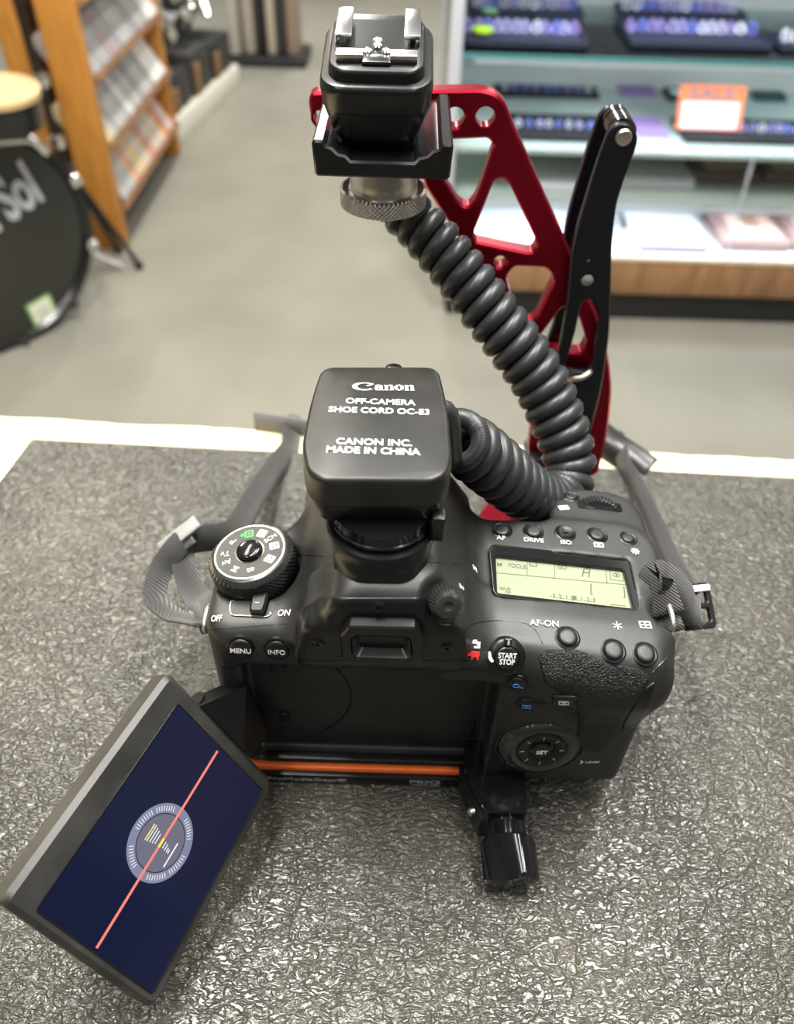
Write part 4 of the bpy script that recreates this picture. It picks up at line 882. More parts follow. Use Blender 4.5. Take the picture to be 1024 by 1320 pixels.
b, F = button(727, 903, 0, 0.9, sq=(3.6, 3.0, 1.0)); flat('quick_mark', [(rrect(-1.6, -1.3, 1.6, 1.3, 0.3), [rrect(-1.2, -0.9, 1.2, 0.9, 0.2)]), (circle(0, 0, 0.7, 14), [circle(0, 0, 0.4, 10)])], F, 'white', b, 1.05, 0.9)
b, F = button(655, 984, 2.2, 0.5); flat('trash_mark', [(rrect(-0.6, -0.7, 0.6, 0.5, 0.1), []), (rrect(-0.8, 0.6, 0.8, 0.8, 0.05), [])], F, 'bluep', b, 0.9, 0.7)
F = surf(697, 960, (1, 0.04), 14); F = frame(F.translation, (0.05, -1, 0.12), (1, 0, 0.02)) @ Matrix.Diagonal((1.17, 1.17, 1.0, 1)); g = Geo(); n = 168; rings = []
for z, rr, kn in ((-3, 12.4, 0), (0.3, 12.4, 0), (0.5, 11.6, 1), (1.6, 11.0, 2), (2.6, 9.8, 1), (2.9, 9.0, 0), (2.3, 7.6, 0), (1.6, 7.5, 0)):
    rings.append([((rr + 0.45 * (kn > 0) * (((j + 2 * (kn == 2)) % 4) < 2)) * cos(2 * PI * j / n), (rr + 0.45 * (kn > 0) * (((j + 2 * (kn == 2)) % 4) < 2)) * sin(2 * PI * j / n), z) for j in range(n)])
g.grid(rings, F); cw = part('control_wheel', g, 'ridge', cam_t, smooth=25)
g = Geo(); g.lathe([(13.6, -2), (13.6, 0.5), (13.1, 0.7), (12.6, 0.3), (12.6, -2)], 64, F); part('wheel_rim', g, 'gloss', cw)
g = Geo(); g.lathe([(7.4, 1), (7.4, 2.3), (6.9, 2.7), (4.4, 2.4), (3.6, 1.7), (3.5, 1.5)], 48, F); part('direction_pad', g, 'button', cw)
g = Geo(); g.lathe([(3.2, 1), (3.2, 2.4), (2.8, 2.8), (0.01, 2.9)], 36, F); part('set_button', g, 'gloss', cw)
part('button_label', moved(text_geo('SET', 1.5, 0.02, 1.0), F @ T(0, -0.3, 2.92)), 'white', cw, smooth=False)
for k in range(8):
    a = k * PI / 4; flat('pad_mark', [(rrect(-0.65, -0.14, 0.65, 0.14, 0.05), [])], F @ RZ(a) @ T(5.9, 0, 2.42), 'greyprint', cw)
F = surf(764, 982, (1, 0.0)); part('lettering', moved(text_geo('LOCK', 1.1, 0.02, 1.2), F @ T(0, 0, 0.1)), 'white', cam_t, smooth=False)
F = surf(749, 982, (1, 0.0)); flat('lock_index', [([(-0.3, -1.2), (0.9, 0), (-0.3, 1.2), (0.1, 0)], [])], F, 'white', cam_t)

# ---- rubber pads and trim seams
patch('thumb_pad', fillet([(694, 846), (702, 837), (745, 838), (766, 846), (786, 857), (812, 858), (834, 866), (838, 876), (820, 900), (800, 930), (790, 955), (770, 972), (742, 962), (746, 930), (742, 900), (718, 890), (703, 880)], 6), 'pad', 0.45, 3.5)
patch('card_door_pad', fillet([(845, 878), (838, 912), (822, 935), (806, 945), (801, 942), (806, 926), (822, 903), (832, 886)], 4), 'panel', 0.4, 3.0)
seam([(378, 715), (404, 716), (430, 717)]); seam([(552, 725), (572, 726), (590, 727)])
seam([(270, 812), (320, 808), (372, 804)], 0.1)
seam([(600, 815), (606, 807), (620, 802), (650, 800), (676, 803), (690, 812), (700, 830)], 0.14)
seam([(840, 868), (852, 856), (863, 845)], 0.2, 'darkmetal')

# ---- screen bay details
for x0, z0, x1, z1 in ((-41, 62, -39.2, 71), (-37, 64, -35.2, 70), (24.5, 62, 25.8, 71), (28, 62, 29.3, 71), (29, 24, 30.2, 34), (-40, 31, -37, 36)):
    g = Geo(); g.box((x0, 6.3, z0), (x1, 7.9, z1), 0.4); part('bay_rib', g, 'recess', cam_t)
g = Geo(); arc = [Vector((-44 + 30 * cos(t), 7.4, 47 + 30 * sin(t))) for t in np.linspace(rad(-52), rad(56), 40)]; g.tube(arc, 0.35, 6); part('bay_arc', g, 'panel', cam_t)
g = Geo(); g.box((-46, 0.3, 12.6), (32, 4, 15.6), 0.8); part('bay_sill', g, 'panel', cam_t)
Fb = Matrix(((1, 0, 0, 0), (0, 0, -1, 7.42), (0, 1, 0, 0), (0, 0, 0, 1)))
for x, s in ((-10, '4'), (-2, 'L'), (3, 'L'), (8, 'L'), (15, 'PK'), (22, 'O')): part('moulded_mark', moved(text_geo(s, 2.4), Fb @ T(x, 24.5, 0)), 'faint', cam_t, smooth=False)

# ---- lens mount (facing away), strap lugs
LM = Matrix(((1, 0, 0, -4), (0, 0, -1, 0), (0, 1, 0, 56), (0, 0, 0, 1)))
g = Geo(); g.lathe([(33, -40), (33, -66), (31, -68), (29, -68)], 64, LM); lm = part('lens_mount', g, 'panel', cam_t)
g = Geo(); g.lathe([(29, -60), (29, -74), (27.5, -75.5), (0.01, -75.5)], 64, LM); part('mount_cap', g, 'panel', lm)
for nm, p in (('left', (-60.5, 14, 80)), ('right', (89.5, 17, 84))):
    g = Geo(); g.tube([Vector(p) + Vector((0, 5 * cos(t), 2.6 * sin(t))) for t in np.linspace(0, 2 * PI, 20, endpoint=False)], 0.9, 8, True); part('strap_lug', g, 'steel', cam_t)

# ---- swung-out screen
so = Vector((-70.97, -1.675, 71.51)); sa = Vector((0.539, -0.191, -0.864)).normalized(); sb0 = Vector((-0.386, -0.877, -0.102))
sn = sb0.cross(sa).normalized()
if sn.dot(CP - so) < 0: sn = -sn
sb = sn.cross(sa) if sn.cross(sa).dot(sb0) > 0 else sa.cross(sn)
SW, SL = 56 * 1.036, 78 * 0.964
SF = Matrix(((sb.x, sa.x, sn.x, so.x), (sb.y, sa.y, sn.y, so.y), (sb.z, sa.z, sn.z, so.z), (0, 0, 0, 1)))
if SF.determinant() < 0: FLIP = True
else: FLIP = False
if FLIP:
    SF = SF @ Matrix(((1, 0, 0, 0), (0, -1, 0, 0), (0, 0, 1, 0), (0, 0, 0, 1)))
SI = SF.inverted()
def Sxy(px, py): v = SI @ at_plane(px, py, so, sn); return (v.x, v.y)
ol = [Sxy(*p) for p in ((219, 866), (356, 1010), (199, 1304), (1, 1165))]
g = Geo(); g.prism(fillet(ol, [3.5, 4.5, 4.5, 3.5]), -9.5, 0.0, b=1.6, mtx=SF); sc = part('flip_screen', g, 'screen_shell', cam_t)
il = [Sxy(*p) for p in ((229, 908), (338, 1019), (196, 1280), (47, 1173))]
g = Geo(); g.prism(fillet(il, 1.2), -0.5, 0.18, b=0.1, mtx=SF); part('screen_glass', g, 'navy', sc)
g = Geo(); g.tube([Vector((x, y, 0.15)) for x, y in fillet(offset(ccw(il), -0.15), 1.2)], 0.28, 6, True, SF); part('screen_rim', g, 'gloss', sc)
cx, cy = Sxy(207, 1086)
def ring(r0, r1, h0, h1, m, nm):
    flat(nm, [(circle(cx, cy, r1, 64), [circle(cx, cy, r0, 64)] if r0 else [])], SF, m, sc, h1, h0)
RO = 0.5 * ((Vector(Sxy(174, 1127)) - Vector(Sxy(243, 1044))).length); RO = 11.6
ring(8.7, RO, 0.17, 0.22, 'e_grey', 'level_ring'); ring(8.4, 8.7, 0.17, 0.23, 'e_line', 'level_ring_line'); ring(0, 8.4, 0.17, 0.22, 'e_grey2', 'level_disc')
pl = []
for base in (35, 80, 145, 215, 260, 325):
    for k in range(8):
        a = rad(base - 17.5 + 5 * k); c_, s_ = cos(a), sin(a)
        if abs(s_) < 0.1: continue
        q = [(9.3, -0.12), (10.8, -0.12), (10.8, 0.12), (9.3, 0.12)]; pl.append(([(cx + c_ * u - s_ * v, cy + s_ * u + c_ * v) for u, v in q], []))
flat('level_ticks', pl, SF, 'e_white', sc, 0.26, 0.2)
# the axis of the level runs along the red line
ra, rb_ = Vector(Sxy(280, 968)), Vector(Sxy(124, 1222)); rd = (rb_ - ra).normalized(); rn = Vector((-rd.y, rd.x))
def bar(c0, half, w, u=0.0):
    c0 = Vector((cx, cy)) + rn * c0 + rd * u; return ([tuple(c0 + rd * half - rn * w), tuple(c0 + rd * half + rn * w), tuple(c0 - rd * half + rn * w), tuple(c0 - rd * half - rn * w)], [])
n_ = rn; mid = (ra + rb_) / 2
sgn = 1 if (Vector(Sxy(182, 1077)) - Vector((cx, cy))).dot(rn) > 0 else -1
flat('level_bars', [bar(sgn * k, h, 0.16, u) for k, h, u in ((4.7, 2.6, -0.6), (3.7, 2.3, -0.5), (2.7, 2.0, -0.4), (1.7, 1.6, -0.3), (-1.6, 1.0, 0), (-2.6, 1.0, 0.2), (-3.5, 0.7, 0.6), (-4.2, 0.6, 0.8))] + [bar(-5.6 * sgn, 3.9, 0.24, 1.2)], SF, 'e_white', sc, 0.26, 0.2)
flat('level_end_bar', [bar(sgn * 5.5, 2.6, 0.22, -0.6)], SF, 'e_yel', sc, 0.26, 0.2)
w_ = 0.42; flat('level_line', [([tuple(ra - rn * w_), tuple(ra + rn * w_), tuple(rb_ + rn * w_), tuple(rb_ - rn * w_)], [])], SF, 'e_red', sc, 0.3, 0.22)
lc = Vector((cx, cy)); lc = ra + rd * (lc - ra).dot(rd)
flat('level_line_centre', [([tuple(lc + rd * 1.4 - rn * w_), tuple(lc + rd * 1.4 + rn * w_), tuple(lc - rd * 1.4 + rn * w_), tuple(lc - rd * 1.4 - rn * w_)], [])], SF, 'e_yel', sc, 0.34, 0.25)
# hinge block between the screen and the body
h0 = so + sa * (SW * 0.28) - sn * 5; h1 = so + sa * (SW * 0.78) - sn * 5
g = Geo(); q0, q1 = Vector((-49, 4, 60)), Vector((-44, 4, 30))
def slab(a0, a1, b0, b1, th):
    nn = (a1 - a0).cross(b0 - a0).normalized() * th / 2
    return [a0 - nn, a1 - nn, a1 + nn, a0 + nn], [b0 - nn, b1 - nn, b1 + nn, b0 + nn]
r0, r1 = slab(h0, h1, q0, q1, 6.5)
g.grid([[tuple(p) for p in r0], [tuple(p) for p in r1]]); part('screen_hinge', g, 'panel', cam_t, smooth=False)
g = Geo(); g.tube([h0 - sb * 1.5, h1 - sb * 1.5], 3.6, 20); part('hinge_barrel', g, 'panel', cam_t)

# ================================================================== OFF-CAMERA SHOE CORD
cord = thing('shoe_cord', 'black coiled flash shoe cord running from the camera top up to the bracket clamp', 'flash cord', (-4, 14, 120))
# --- camera-side connector
HT = 149.0
hp = [at_z(*p, HT) for p in ((414, 471), (566, 471), (578, 520), (584, 590), (577, 612), (556, 620), (414, 619), (394, 606), (388, 572), (401, 510))]
ho = ccw(fillet([(p.x, p.y) for p in hp], [5, 5, 30, 8, 4, 5, 5, 4, 8, 30], 7))
def stack(levels, base, mtx=None):
    g = Geo(); g.grid([[(*p, z) for p in offset(base, ins)] for z, ins in levels], mtx); return g
g = stack([(139.3, 0.4), (139.8, 0.0), (147.2, 0.0), (148.3, 0.35), (148.8, 0.8), (149.0, 1.5)], ho)
hd = part('connector_housing', g, 'head', cord)
g = stack([(131.4, 2.8), (132.0, 2.2), (138.8, 1.3), (139.5, 1.5)], ho); part('housing_base', g, 'head_smooth', hd)
def on_head(s, px, py, size, bold, wide, sp=1.0):
    p = at_z(px, py, HT); x = at_z(px + 10, py + 0.3, HT) - at_z(px, py, HT); F = frame(p, (0, 0, 1), x)
    return part('lettering', moved(text_geo(s, size, bold, wide, spacing=sp), F @ T(0, 0, 0.04)), 'white', hd, smooth=False)
on_head('OFF-CAMERA', 490.5, 518, 2.5, 0.018, 0.941); on_head('SHOE CORD OC-E3', 489, 529.5, 2.5, 0.018, 0.924)
on_head('CANON INC.', 482.5, 570, 2.6, 0.018, 0.941); on_head('MADE IN CHINA', 481, 581, 2.6, 0.018, 0.924)
# the bold serif word: drawn glyph by glyph, x-height 1, baseline 0
def blob(cx, cy, rx, ry, n=28): return [(cx + rx * cos(2 * PI * i / n), cy + ry * sin(2 * PI * i / n)) for i in range(n)]
def stem_n(x):
    return [([(x, 0), (x + .62, 0), (x + .62, .09), (x + .52, .12), (x + .52, .88), (x + .14, .98), (x, .9), (x, .84), (x + .12, .82), (x + .12, .12), (x, .09)], []),
            ([(x + .50, .70), (x + .66, .84), (x + .82, .84), (x + .86, .76), (x + .86, .12), (x + .78, .09), (x + .78, 0), (x + 1.36, 0), (x + 1.36, .09), (x + 1.26, .12), (x + 1.26, .78), (x + 1.16, .95), (x + .96, 1.0), (x + .74, .97), (x + .50, .80)], [])]
cn = []
oc = [(1.62 + 1.62 * cos(t), .68 + .72 * sin(t)) for t in np.linspace(rad(42), rad(318), 40)]
icn = [(1.72 + 1.02 * cos(t), .70 + .56 * sin(t)) for t in np.linspace(rad(312), rad(48), 36)]
cn.append((oc + icn, [])); cn.append(([(2.42, .82), (2.95, 1.10), (2.88, 1.22), (2.35, .96), (1.95, .92), (1.98, .80)], []))
ax0 = 3.05
cn.append((blob(ax0 + .42, .30, .42, .31), [blob(ax0 + .52, .30, .14, .17, 16)]))
cn.append(([(ax0 + .62, .0), (ax0 + 1.22, 0), (ax0 + 1.22, .09), (ax0 + 1.1, .12), (ax0 + 1.1, .72), (ax0 + .95, .94), (ax0 + .6, 1.0), (ax0 + .22, .96), (ax0 + .06, .82), (ax0 + .12, .68), (ax0 + .36, .68), (ax0 + .42, .84), (ax0 + .58, .88), (ax0 + .70, .78), (ax0 + .70, .1)], []))
cn += stem_n(4.35); cn.append((blob(6.42, .5, .66, .51), [blob(6.42, .5, .2, .41, 20)])); cn += stem_n(7.15)
g = Geo(); p0, p1 = at_z(454, 503, HT), at_z(535, 503.5, HT); F = frame(p0, (0, 0, 1), p1 - p0); k = (p1 - p0).length / 8.55
ky = 2.75
for o, hs in cn: g.prism([(x * k, y * ky) for x, y in o], 0.02, 0.10, [[(x * k, y * ky) for x, y in h] for h in hs], mtx=F)
part('brand_lettering', g, 'white', hd, smooth=False)
# thumb lock ring, foot, side catch, rear screw
RC = (-4.2, 15.0)
g = Geo(); g.lathe([(13.6, 127), (13.6, 128.4), (14.6, 128.8), (14.6, 129.4), (14.2, 129.6), (14.2, 133), (13, 133.2)], 56, T(RC[0], RC[1], 0)); part('lock_ring', g, 'gloss', cord)
def polar(outline, c, n=72):
    out = []; m = len(outline)
    for k in range(n):
        a = 2 * PI * k / n; dx, dy = cos(a), sin(a); best = 0
        for i in range(m):
            (x1, y1), (x2, y2) = outline[i], outline[(i + 1) % m]; ex, ey = x2 - x1, y2 - y1; den = dx * ey - dy * ex
            if abs(den) < 1e-9: continue
            t = ((x1 - c[0]) * ey - (y1 - c[1]) * ex) / den; u = ((x1 - c[0]) * dy - (y1 - c[1]) * dx) / den
            if t > 0 and -1e-6 <= u <= 1 + 1e-6: best = max(best, t)
        out.append((c[0] + dx * best, c[1] + dy * best))
    return out
ft = [at_z(*p, 120.5) for p in ((430, 708), (429, 720), (452, 747), (530, 749), (553, 724), (553, 706))]
fo = polar(fillet([(p.x, p.y) for p in ft] + [(14, 32), (-22, 32)], [2, 5, 4, 4, 5, 2, 3, 3]), RC)
ci = [(RC[0] + 16.0 * cos(2 * PI * k / 72), RC[1] + 16.0 * sin(2 * PI * k / 72)) for k in range(72)]
g = Geo(); g.grid([[(*p, z) for p in q] for q, z in ((fo, 116.5), (fo, 120.5), ([(a[0] * .5 + b[0] * .5, a[1] * .5 + b[1] * .5) for a, b in zip(fo, ci)], 122.5), (ci, 124.5), (ci, 126.6), (offset(ci, 0.6), 127.2), (offset(ci, 2.5), 127.2))]); part('shoe_foot', g, 'panel', cord)
g = Geo(); g.lathe([(12.5, 122), (13.2, 126)], 40, T(RC[0], RC[1], 0)); part('foot_collar', g, 'gloss', cord)
c0 = at_z(565, 677, 131); g = Geo(); g.box((c0.x - 2.0, c0.y - 2.2, 126.5), (c0.x + 1.9, c0.y + 2.5, 135.5), 0.8); part('side_catch', g, 'head_smooth', cord)
c0 = at_z(508, 470, 146); g = Geo(); g.lathe([(3.4, -4), (3.4, 0), (2.6, 1.6), (1.2, 2.2), (0.01, 2.3)], 24, T(c0.x, c0.y - 0.5, 143.5)); part('rear_screw', g, 'darkmetal', cord)

# --- flash-side connector, leaning slightly towards the viewer
UF = Matrix.Translation((-10.6, 126.5, 189.3)) @ Matrix.Rotation(rad(13), 4, 'X')
ZD = UF @ T(0, 0, -3.5)
def rr(w, d, r, y0): return rrect(-w / 2, y0, w / 2, y0 + d, r, 6)
g = Geo(); g.box((-22.5, 131, 186.5), (2.5, 166, 192), 0.8); part('gap_block', g, 'panel', cord)  # dark block added to black out the bright gap under the flash housing
lev = [(0.0, 25.5, 36, 6, 2.2), (1.0, 27.2, 38, 7, 1.2), (4, 29.8, 39.5, 7, 0.6), (11.4, 34.8, 41.5, 8, 0.1)]
g = Geo(); g.grid([[(*p, z) for p in rr(w, d, r, y0)] for z, w, d, r, y0 in lev], UF); fh = part('flash_housing', g, 'head_smooth', cord)
lev = [(11.6, 35.0, 41.7, 8, 0.0), (17.0, 36.4, 42.5, 8, 0.0), (18.8, 36.0, 42.2, 8, 0.2), (19.7, 34.8, 41, 7.5, 0.9), (20.0, 32.5, 39, 7, 2.0)]
g = Geo(); g.grid([[(*p, z) for p in rr(w, d, r, y0)] for z, w, d, r, y0 in lev], UF); part('housing_top', g, 'head_smooth', fh)
lev = [(23.0, 31.0, 37, 6.5, 3.0), (26.0, 30.4, 36.4, 6.5, 3.4), (26.8, 29.2, 35.4, 6, 4.0), (27.0, 28.2, 34.6, 5.5, 4.4)]
g = Geo(); g.grid([[(*p, z) for p in rr(w, d, r, y0)] for z, w, d, r, y0 in lev], ZD); hs_ = part('hot_shoe', g, 'panel', cord)
g = Geo(); g.prism(rrect(-10.5, 11, 10.5, 35, 1.0), 26.9, 27.25, mtx=ZD); part('contact_plate', g, 'darkmetal', hs_)
for s in (-1, 1):
    x0, x1 = (-13.6, -8.4) if s < 0 else (8.4, 13.6)
    g = Geo(); g.box((x0, 19, 29.0), (x1, 36.5, 30.3), 0.3, ZD); g.box((x0 if s < 0 else x1 - 1.3, 19, 26.9), (x0 + 1.3 if s < 0 else x1, 36.5, 29.2), 0.2, ZD); part('shoe_rail', g, 'chrome', hs_)
    x0, x1 = (-12.8, -4.2) if s < 0 else (4.2, 12.8)
    g = Geo(); g.box((x0, 8.2, 26.9), (x1, 12.2, 29.6), 0.3, ZD); part('shoe_stop', g, 'shoe', hs_)
g = Geo(); g.box((-4.6, 6.6, 26.9), (4.6, 11.5, 28.4), 0.5, ZD); g.prism(circle(0, 15.5, 5.6, 28), 26.9, 28.0, b=0.3, mtx=ZD); part('contact_block', g, 'darkmetal', hs_)
for x, y in ((0, 16.2), (-3.0, 13.0), (3.0, 13.0), (0, 19.2)):
    g = Geo(); g.lathe([(1.5, 27), (1.5, 28.6), (0.9, 29.2), (0.01, 29.4)], 16, ZD @ T(x, y, 0)); part('contact_pin', g, 'chrome', hs_)

# --- coiled cable
ctl = ((586, 566, 256, 8.6), (598, 570, 262, 9.2), (618, 586, 268, 9.6), (640, 604, 276, 9.6), (664, 624, 287, 9.6), (688, 640, 299, 9.4), (708, 646, 309, 9.0), (725, 636, 317, 8.8), (735, 611, 320, 9.0),
       (730, 572, 319, 9.5), (716, 534, 317, 9.8), (694, 488, 314, 9.9), (660, 440, 310, 9.8), (625, 394, 307, 9.6), (592, 350, 305, 9.3), (562, 314, 304, 9.0), (540, 290, 304, 8.6), (520, 272, 304, 8.2), (505, 258, 303, 7.8))
P = smooth_path([at_d(a, b, d) for a, b, d, r in ctl], 60); Rr = []
for i in range(len(ctl) - 1): Rr += [ctl[i][3] + (ctl[i + 1][3] - ctl[i][3]) * k / 60 for k in range(60)]
Rr.append(ctl[-1][3])
WIRE = 3.35; out = []; ph = rad(150); nrm = Vector((0.2, 0.1, 1)); nrm.normalize(); tot = sum((P[i + 1] - P[i]).length for i in range(len(P) - 1)); run = 0
for i in range(len(P)):
    t = (P[min(i + 1, len(P) - 1)] - P[max(i - 1, 0)]).normalized()
    nrm = (nrm - t * nrm.dot(t)).normalized(); bn = t.cross(nrm)
    if i:
        ds = (P[i] - P[i - 1]).length; run += ds
        u = run / tot; pitch = 6.75 if u > 0.30 else 6.9
        sub = 6
        for q in range(1, sub + 1):
            ph += 2 * PI * ds / pitch / sub; c = P[i - 1].lerp(P[i], q / sub); r_ = Rr[i] * 1.17 - WIRE
            out.append(c + (nrm * cos(ph) + bn * sin(ph)) * r_)
lead = [at_z(577, 560, 141) - Vector((6, 0, 0)), at_z(577, 560, 141)]
g = Geo(); g.tube(out, WIRE, 10); part('coiled_cable', g, 'coil', cord, smooth=True)
g = Geo(); g.tube(smooth_path([Vector((8, 42, 143)), Vector((14, 44, 143)), out[0]], 8), WIRE, 10)
part('cable_end', g, 'coil', cord, smooth=True)
e1 = out[-1]
g = Geo(); g.tube(smooth_path([e1, e1.lerp(Vector((-8, 163, 186)), 0.5) + Vector((-2, 2, 0)), Vector((-8, 164, 184)), Vector((-8, 160, 197))], 8), 2.6, 10); part('cable_end', g, 'coil', cord, smooth=True)

# ================================================================== FLASH BRACKET
BY = 172.0
br = thing('flash_bracket', 'red and black metal flash bracket arm standing behind the camera, holding the upper shoe clamp', 'flash bracket', (78, BY, 0))
def byp(px, py, y=BY): v = at_y(px, py, y); return (v.x, v.z)
def vert(y): return Matrix(((1, 0, 0, 0), (0, 0, -1, y), (0, 1, 0, 0), (0, 0, 0, 1)))
ro = [(397, 119), (628, 116), (650, 128), (662, 160), (738, 330), (752, 375), (768, 400), (784, 455), (790, 500), (784, 560), (771, 612), (735, 625), (688, 612), (681, 580), (690, 520), (716, 470), (700, 474), (545, 236), (546, 182), (415, 184), (400, 150)]
rr_ = [7, 8, 8, 4, 4, 6, 6, 8, 10, 10, 3, 3, 3, 4, 8, 5, 5, 4, 2, 3, 3]
rh = [fillet([byp(*p) for p in q], r, 6) for q, r in (
    (((552, 182), (630, 178), (637, 187), (614, 256), (604, 268), (592, 262), (556, 205)), 2.2),
    (((637, 234), (648, 230), (657, 237), (693, 314), (687, 327), (612, 311), (611, 300)), 2.2),
    (((652, 358), (664, 344), (705, 346), (715, 358), (711, 370), (691, 411), (678, 419), (667, 408)), 2.0),
    (((724, 398), (742, 392), (757, 441), (750, 455), (694, 450), (692, 440)), 1.6))]
for cx_, cy_, r_ in ((587, 152, 3.6), (626, 151, 3.7), (645, 338, 2.6), (412, 152, 2.4)):
    v = byp(cx_, cy_); rh.append(circle(v[0], v[1], r_, 28))
g = Geo(); g.prism(fillet([byp(*p) for p in ro], rr_, 6), -8, 0, rh, b=0.9, mtx=vert(BY)); part('red_arm', g, 'red', br)
v = byp(626, 151)
g = Geo(); g.lathe([(3.75, -0.2), (4.6, 0.25), (4.9, 0.25), (4.9, 0)], 28, vert(BY) @ T(v[0], v[1], 0), False); part('hole_rim', g, 'red', br)
# black lever: two plates with a roller between them
lo_ = [(770, 210), (784, 172), (796, 159), (812, 160), (823, 176), (820, 192), (808, 224), (795, 262), (789, 316), (788, 374), (786, 433), (776, 502), (762, 556), (742, 615), (712, 600), (712, 470), (722, 447), (731, 396), (735, 353), (737, 324), (745, 291)]
op = fillet([byp(*p, 164) for p in ((749, 392), (760, 385), (771, 390), (774, 404), (765, 466), (756, 481), (728, 476), (742, 428))], 1.6, 5)
lc_ = fillet([byp(*p, 164) for p in lo_], [5, 4, 4, 4, 5, 5] + [8] * 15, 6)
g = Geo(); g.prism(lc_, -3.5, 0, [op], b=0.5, mtx=vert(164)); lv = part('lever_plate', g, 'arm', br)
g = Geo(); g.prism(lc_, -3.5, 0, [op], b=0.5, mtx=vert(164) @ T(-0.5, 0, -18.5)); part('lever_plate', g, 'arm', br)
v = byp(804, 177, 164)
g = Geo(); g.lathe([(5.2, -19), (5.2, -14.5), (4.7, -14.3), (4.7, -13.2), (5.2, -13), (5.2, -5.5), (4.7, -5.3), (4.7, -4.4), (5.2, -4.2), (5.2, -3)], 40, vert(164) @ T(v[0], v[1] + 0.6, 0)); part('roller', g, 'darkmetal', br)
g = Geo(); g.lathe([(3.2, -0.5), (3.2, 0.5), (2.6, 1.4), (1.5, 1.7), (1.3, 1.65), (1.3, 0.8), (0.01, 0.8)], 28, vert(164) @ T(v[0], v[1], 0)); part('pivot_screw', g, 'steel', br)
v = byp(757.5, 361.5, 164); g = Geo(); g.lathe([(2.5, -0.5), (2.5, 0.15), (2.0, 0.5), (0.01, 0.8)], 24, vert(164) @ T(v[0], v[1], 0)); part('pivot_pin', g, 'tag', br)
v = byp(759, 336, 164); g = Geo(); g.lathe([(0.5, -0.5), (0.5, 0.15), (0.01, 0.25)], 12, vert(164) @ T(v[0], v[1], 0)); part('locating_pin', g, 'steel', br)
g = Geo(); g.tube(smooth_path([at_y(722, 498, 168), at_y(735, 490, 163), at_y(750, 487, 161), at_y(760, 480, 163), at_y(762, 474, 168)], 8), 1.3, 10); part('lever_spring', g, 'steel', br)
# red foot rail running forward under the camera
g = Geo(); g.prism(fillet([(44, 112), (58, 136), (70, 152), (76, 164), (100, 164), (102, 184), (62, 184), (52, 160), (38, 132), (30, 70), (48, 70)], 6), 0.6, 11.5, b=0.9); part('foot_rail', g, 'red', br)
g = Geo(); g.box((66, 166, 8), (100, 183, 24), 1.2); part('foot_block', g, 'anod', br)
# cold-shoe clamp for the cord's flash end
CF = Matrix(((1, 0, 0, -8.2), (0, 0, -1, 0), (0, 1, 0, 0), (0, 0, 0, 1)))
pf = [(-22.5, 183), (-21.5, 182), (21.5, 182), (22.5, 183), (23.0, 192.6), (22.2, 193.6), (19.4, 193.6), (18.2, 191.8), (16.4, 191.4), (14.6, 189.6), (12.0, 189.0), (10.4, 187.4), (-10.4, 187.4), (-12.0, 189.0), (-14.6, 189.6), (-16.4, 191.4), (-18.2, 191.8), (-19.4, 193.6), (-22.2, 193.6), (-23.0, 192.6)]
g = Geo(); g.prism(pf, -171.5, -120, b=0.7, mtx=CF); cl = part('shoe_clamp', g, 'anod', br)
g = Geo(); g.lathe([(14.6, 170.8), (12.6, 171.2), (12.2, 172.2), (12.2, 173.6), (11.6, 176), (10.2, 181), (10.0, 183)], 56, T(-8.4, 140, 0)); kn = part('clamp_knob', g, 'steel', br)
def knurl(R, z0, z1, amp, n, m, mtx):
    rings = [[(R - 1.2) * 1.0] * 0]; rings = []
    rings.append([((R - 1.0) * cos(2 * PI * j / n), (R - 1.0) * sin(2 * PI * j / n), z0 - 0.4) for j in range(n)])
    for i in range(m + 1):
        z = z0 + (z1 - z0) * i / m
        rings.append([((R + amp * (((i + j) % 4 in (0,)) + ((i - j) % 4 in (0,)))) * cos(2 * PI * j / n), (R + amp * (((i + j) % 4 in (0,)) + ((i - j) % 4 in (0,)))) * sin(2 * PI * j / n), z) for j in range(n)])
    rings.append([((R - 1.0) * cos(2 * PI * j / n), (R - 1.0) * sin(2 * PI * j / n), z1 + 0.4) for j in range(n)])
    g = Geo(); g.grid(rings, mtx); return g
g = knurl(15.6, 165.6, 171.0, -0.45, 240, 14, T(-8.4, 140, 0)); part('knurled_rim', g, 'steel', kn, smooth=20)

# ================================================================== QUICK-RELEASE PLATE UNDER THE CAMERA
qp = thing('base_plate', 'black quick-release plate with orange strip clamped under the camera', 'camera plate', (0, 20, 0))
g = Geo(); g.box((-58, -1.5, 0.6), (30.5, 44, 6.4), 0.7); part('plate_body', g, 'anod', qp)
g = Geo(); g.box((-58, 0.1, 6.7), (26.8, 40, 9.8), 0.5); part('rubber_strip', g, 'orange', qp)
PF = Matrix(((1, 0, 0, 0), (0, 0, -1, -1.52), (0, 1, 0, 0), (0, 0, 0, 1)))
def onplate(s, px, py, size, z, bold=0.012, wide=1.15, m='greyprint'):
    v = at_y(px, py, -1.5); part('lettering', moved(text_geo(s, size, bold, wide), PF @ T(v.x, z, 0)), m, qp, smooth=False)
onplate('ProMediaGear\u00ae', 396, 1011.5, 2.2, 3.7, 0.012, 1.45); onplate('PBX3', 548, 1009.5, 2.2, 4.3, 0.012, 1.7); onplate('Made in USA', 548, 1016, 1.0, 2.0, 0.01, 1.45)
cb = fillet([(27.5, -4.0), (34.2, -20.3), (48.6, -20.0), (49.8, 30), (27.5, 30)], [1, 1.6, 1.0, 1, 1])
g = Geo(); g.prism(cb, 3.0, 20.3, b=0.7); part('clamp_block', g, 'gloss', qp)
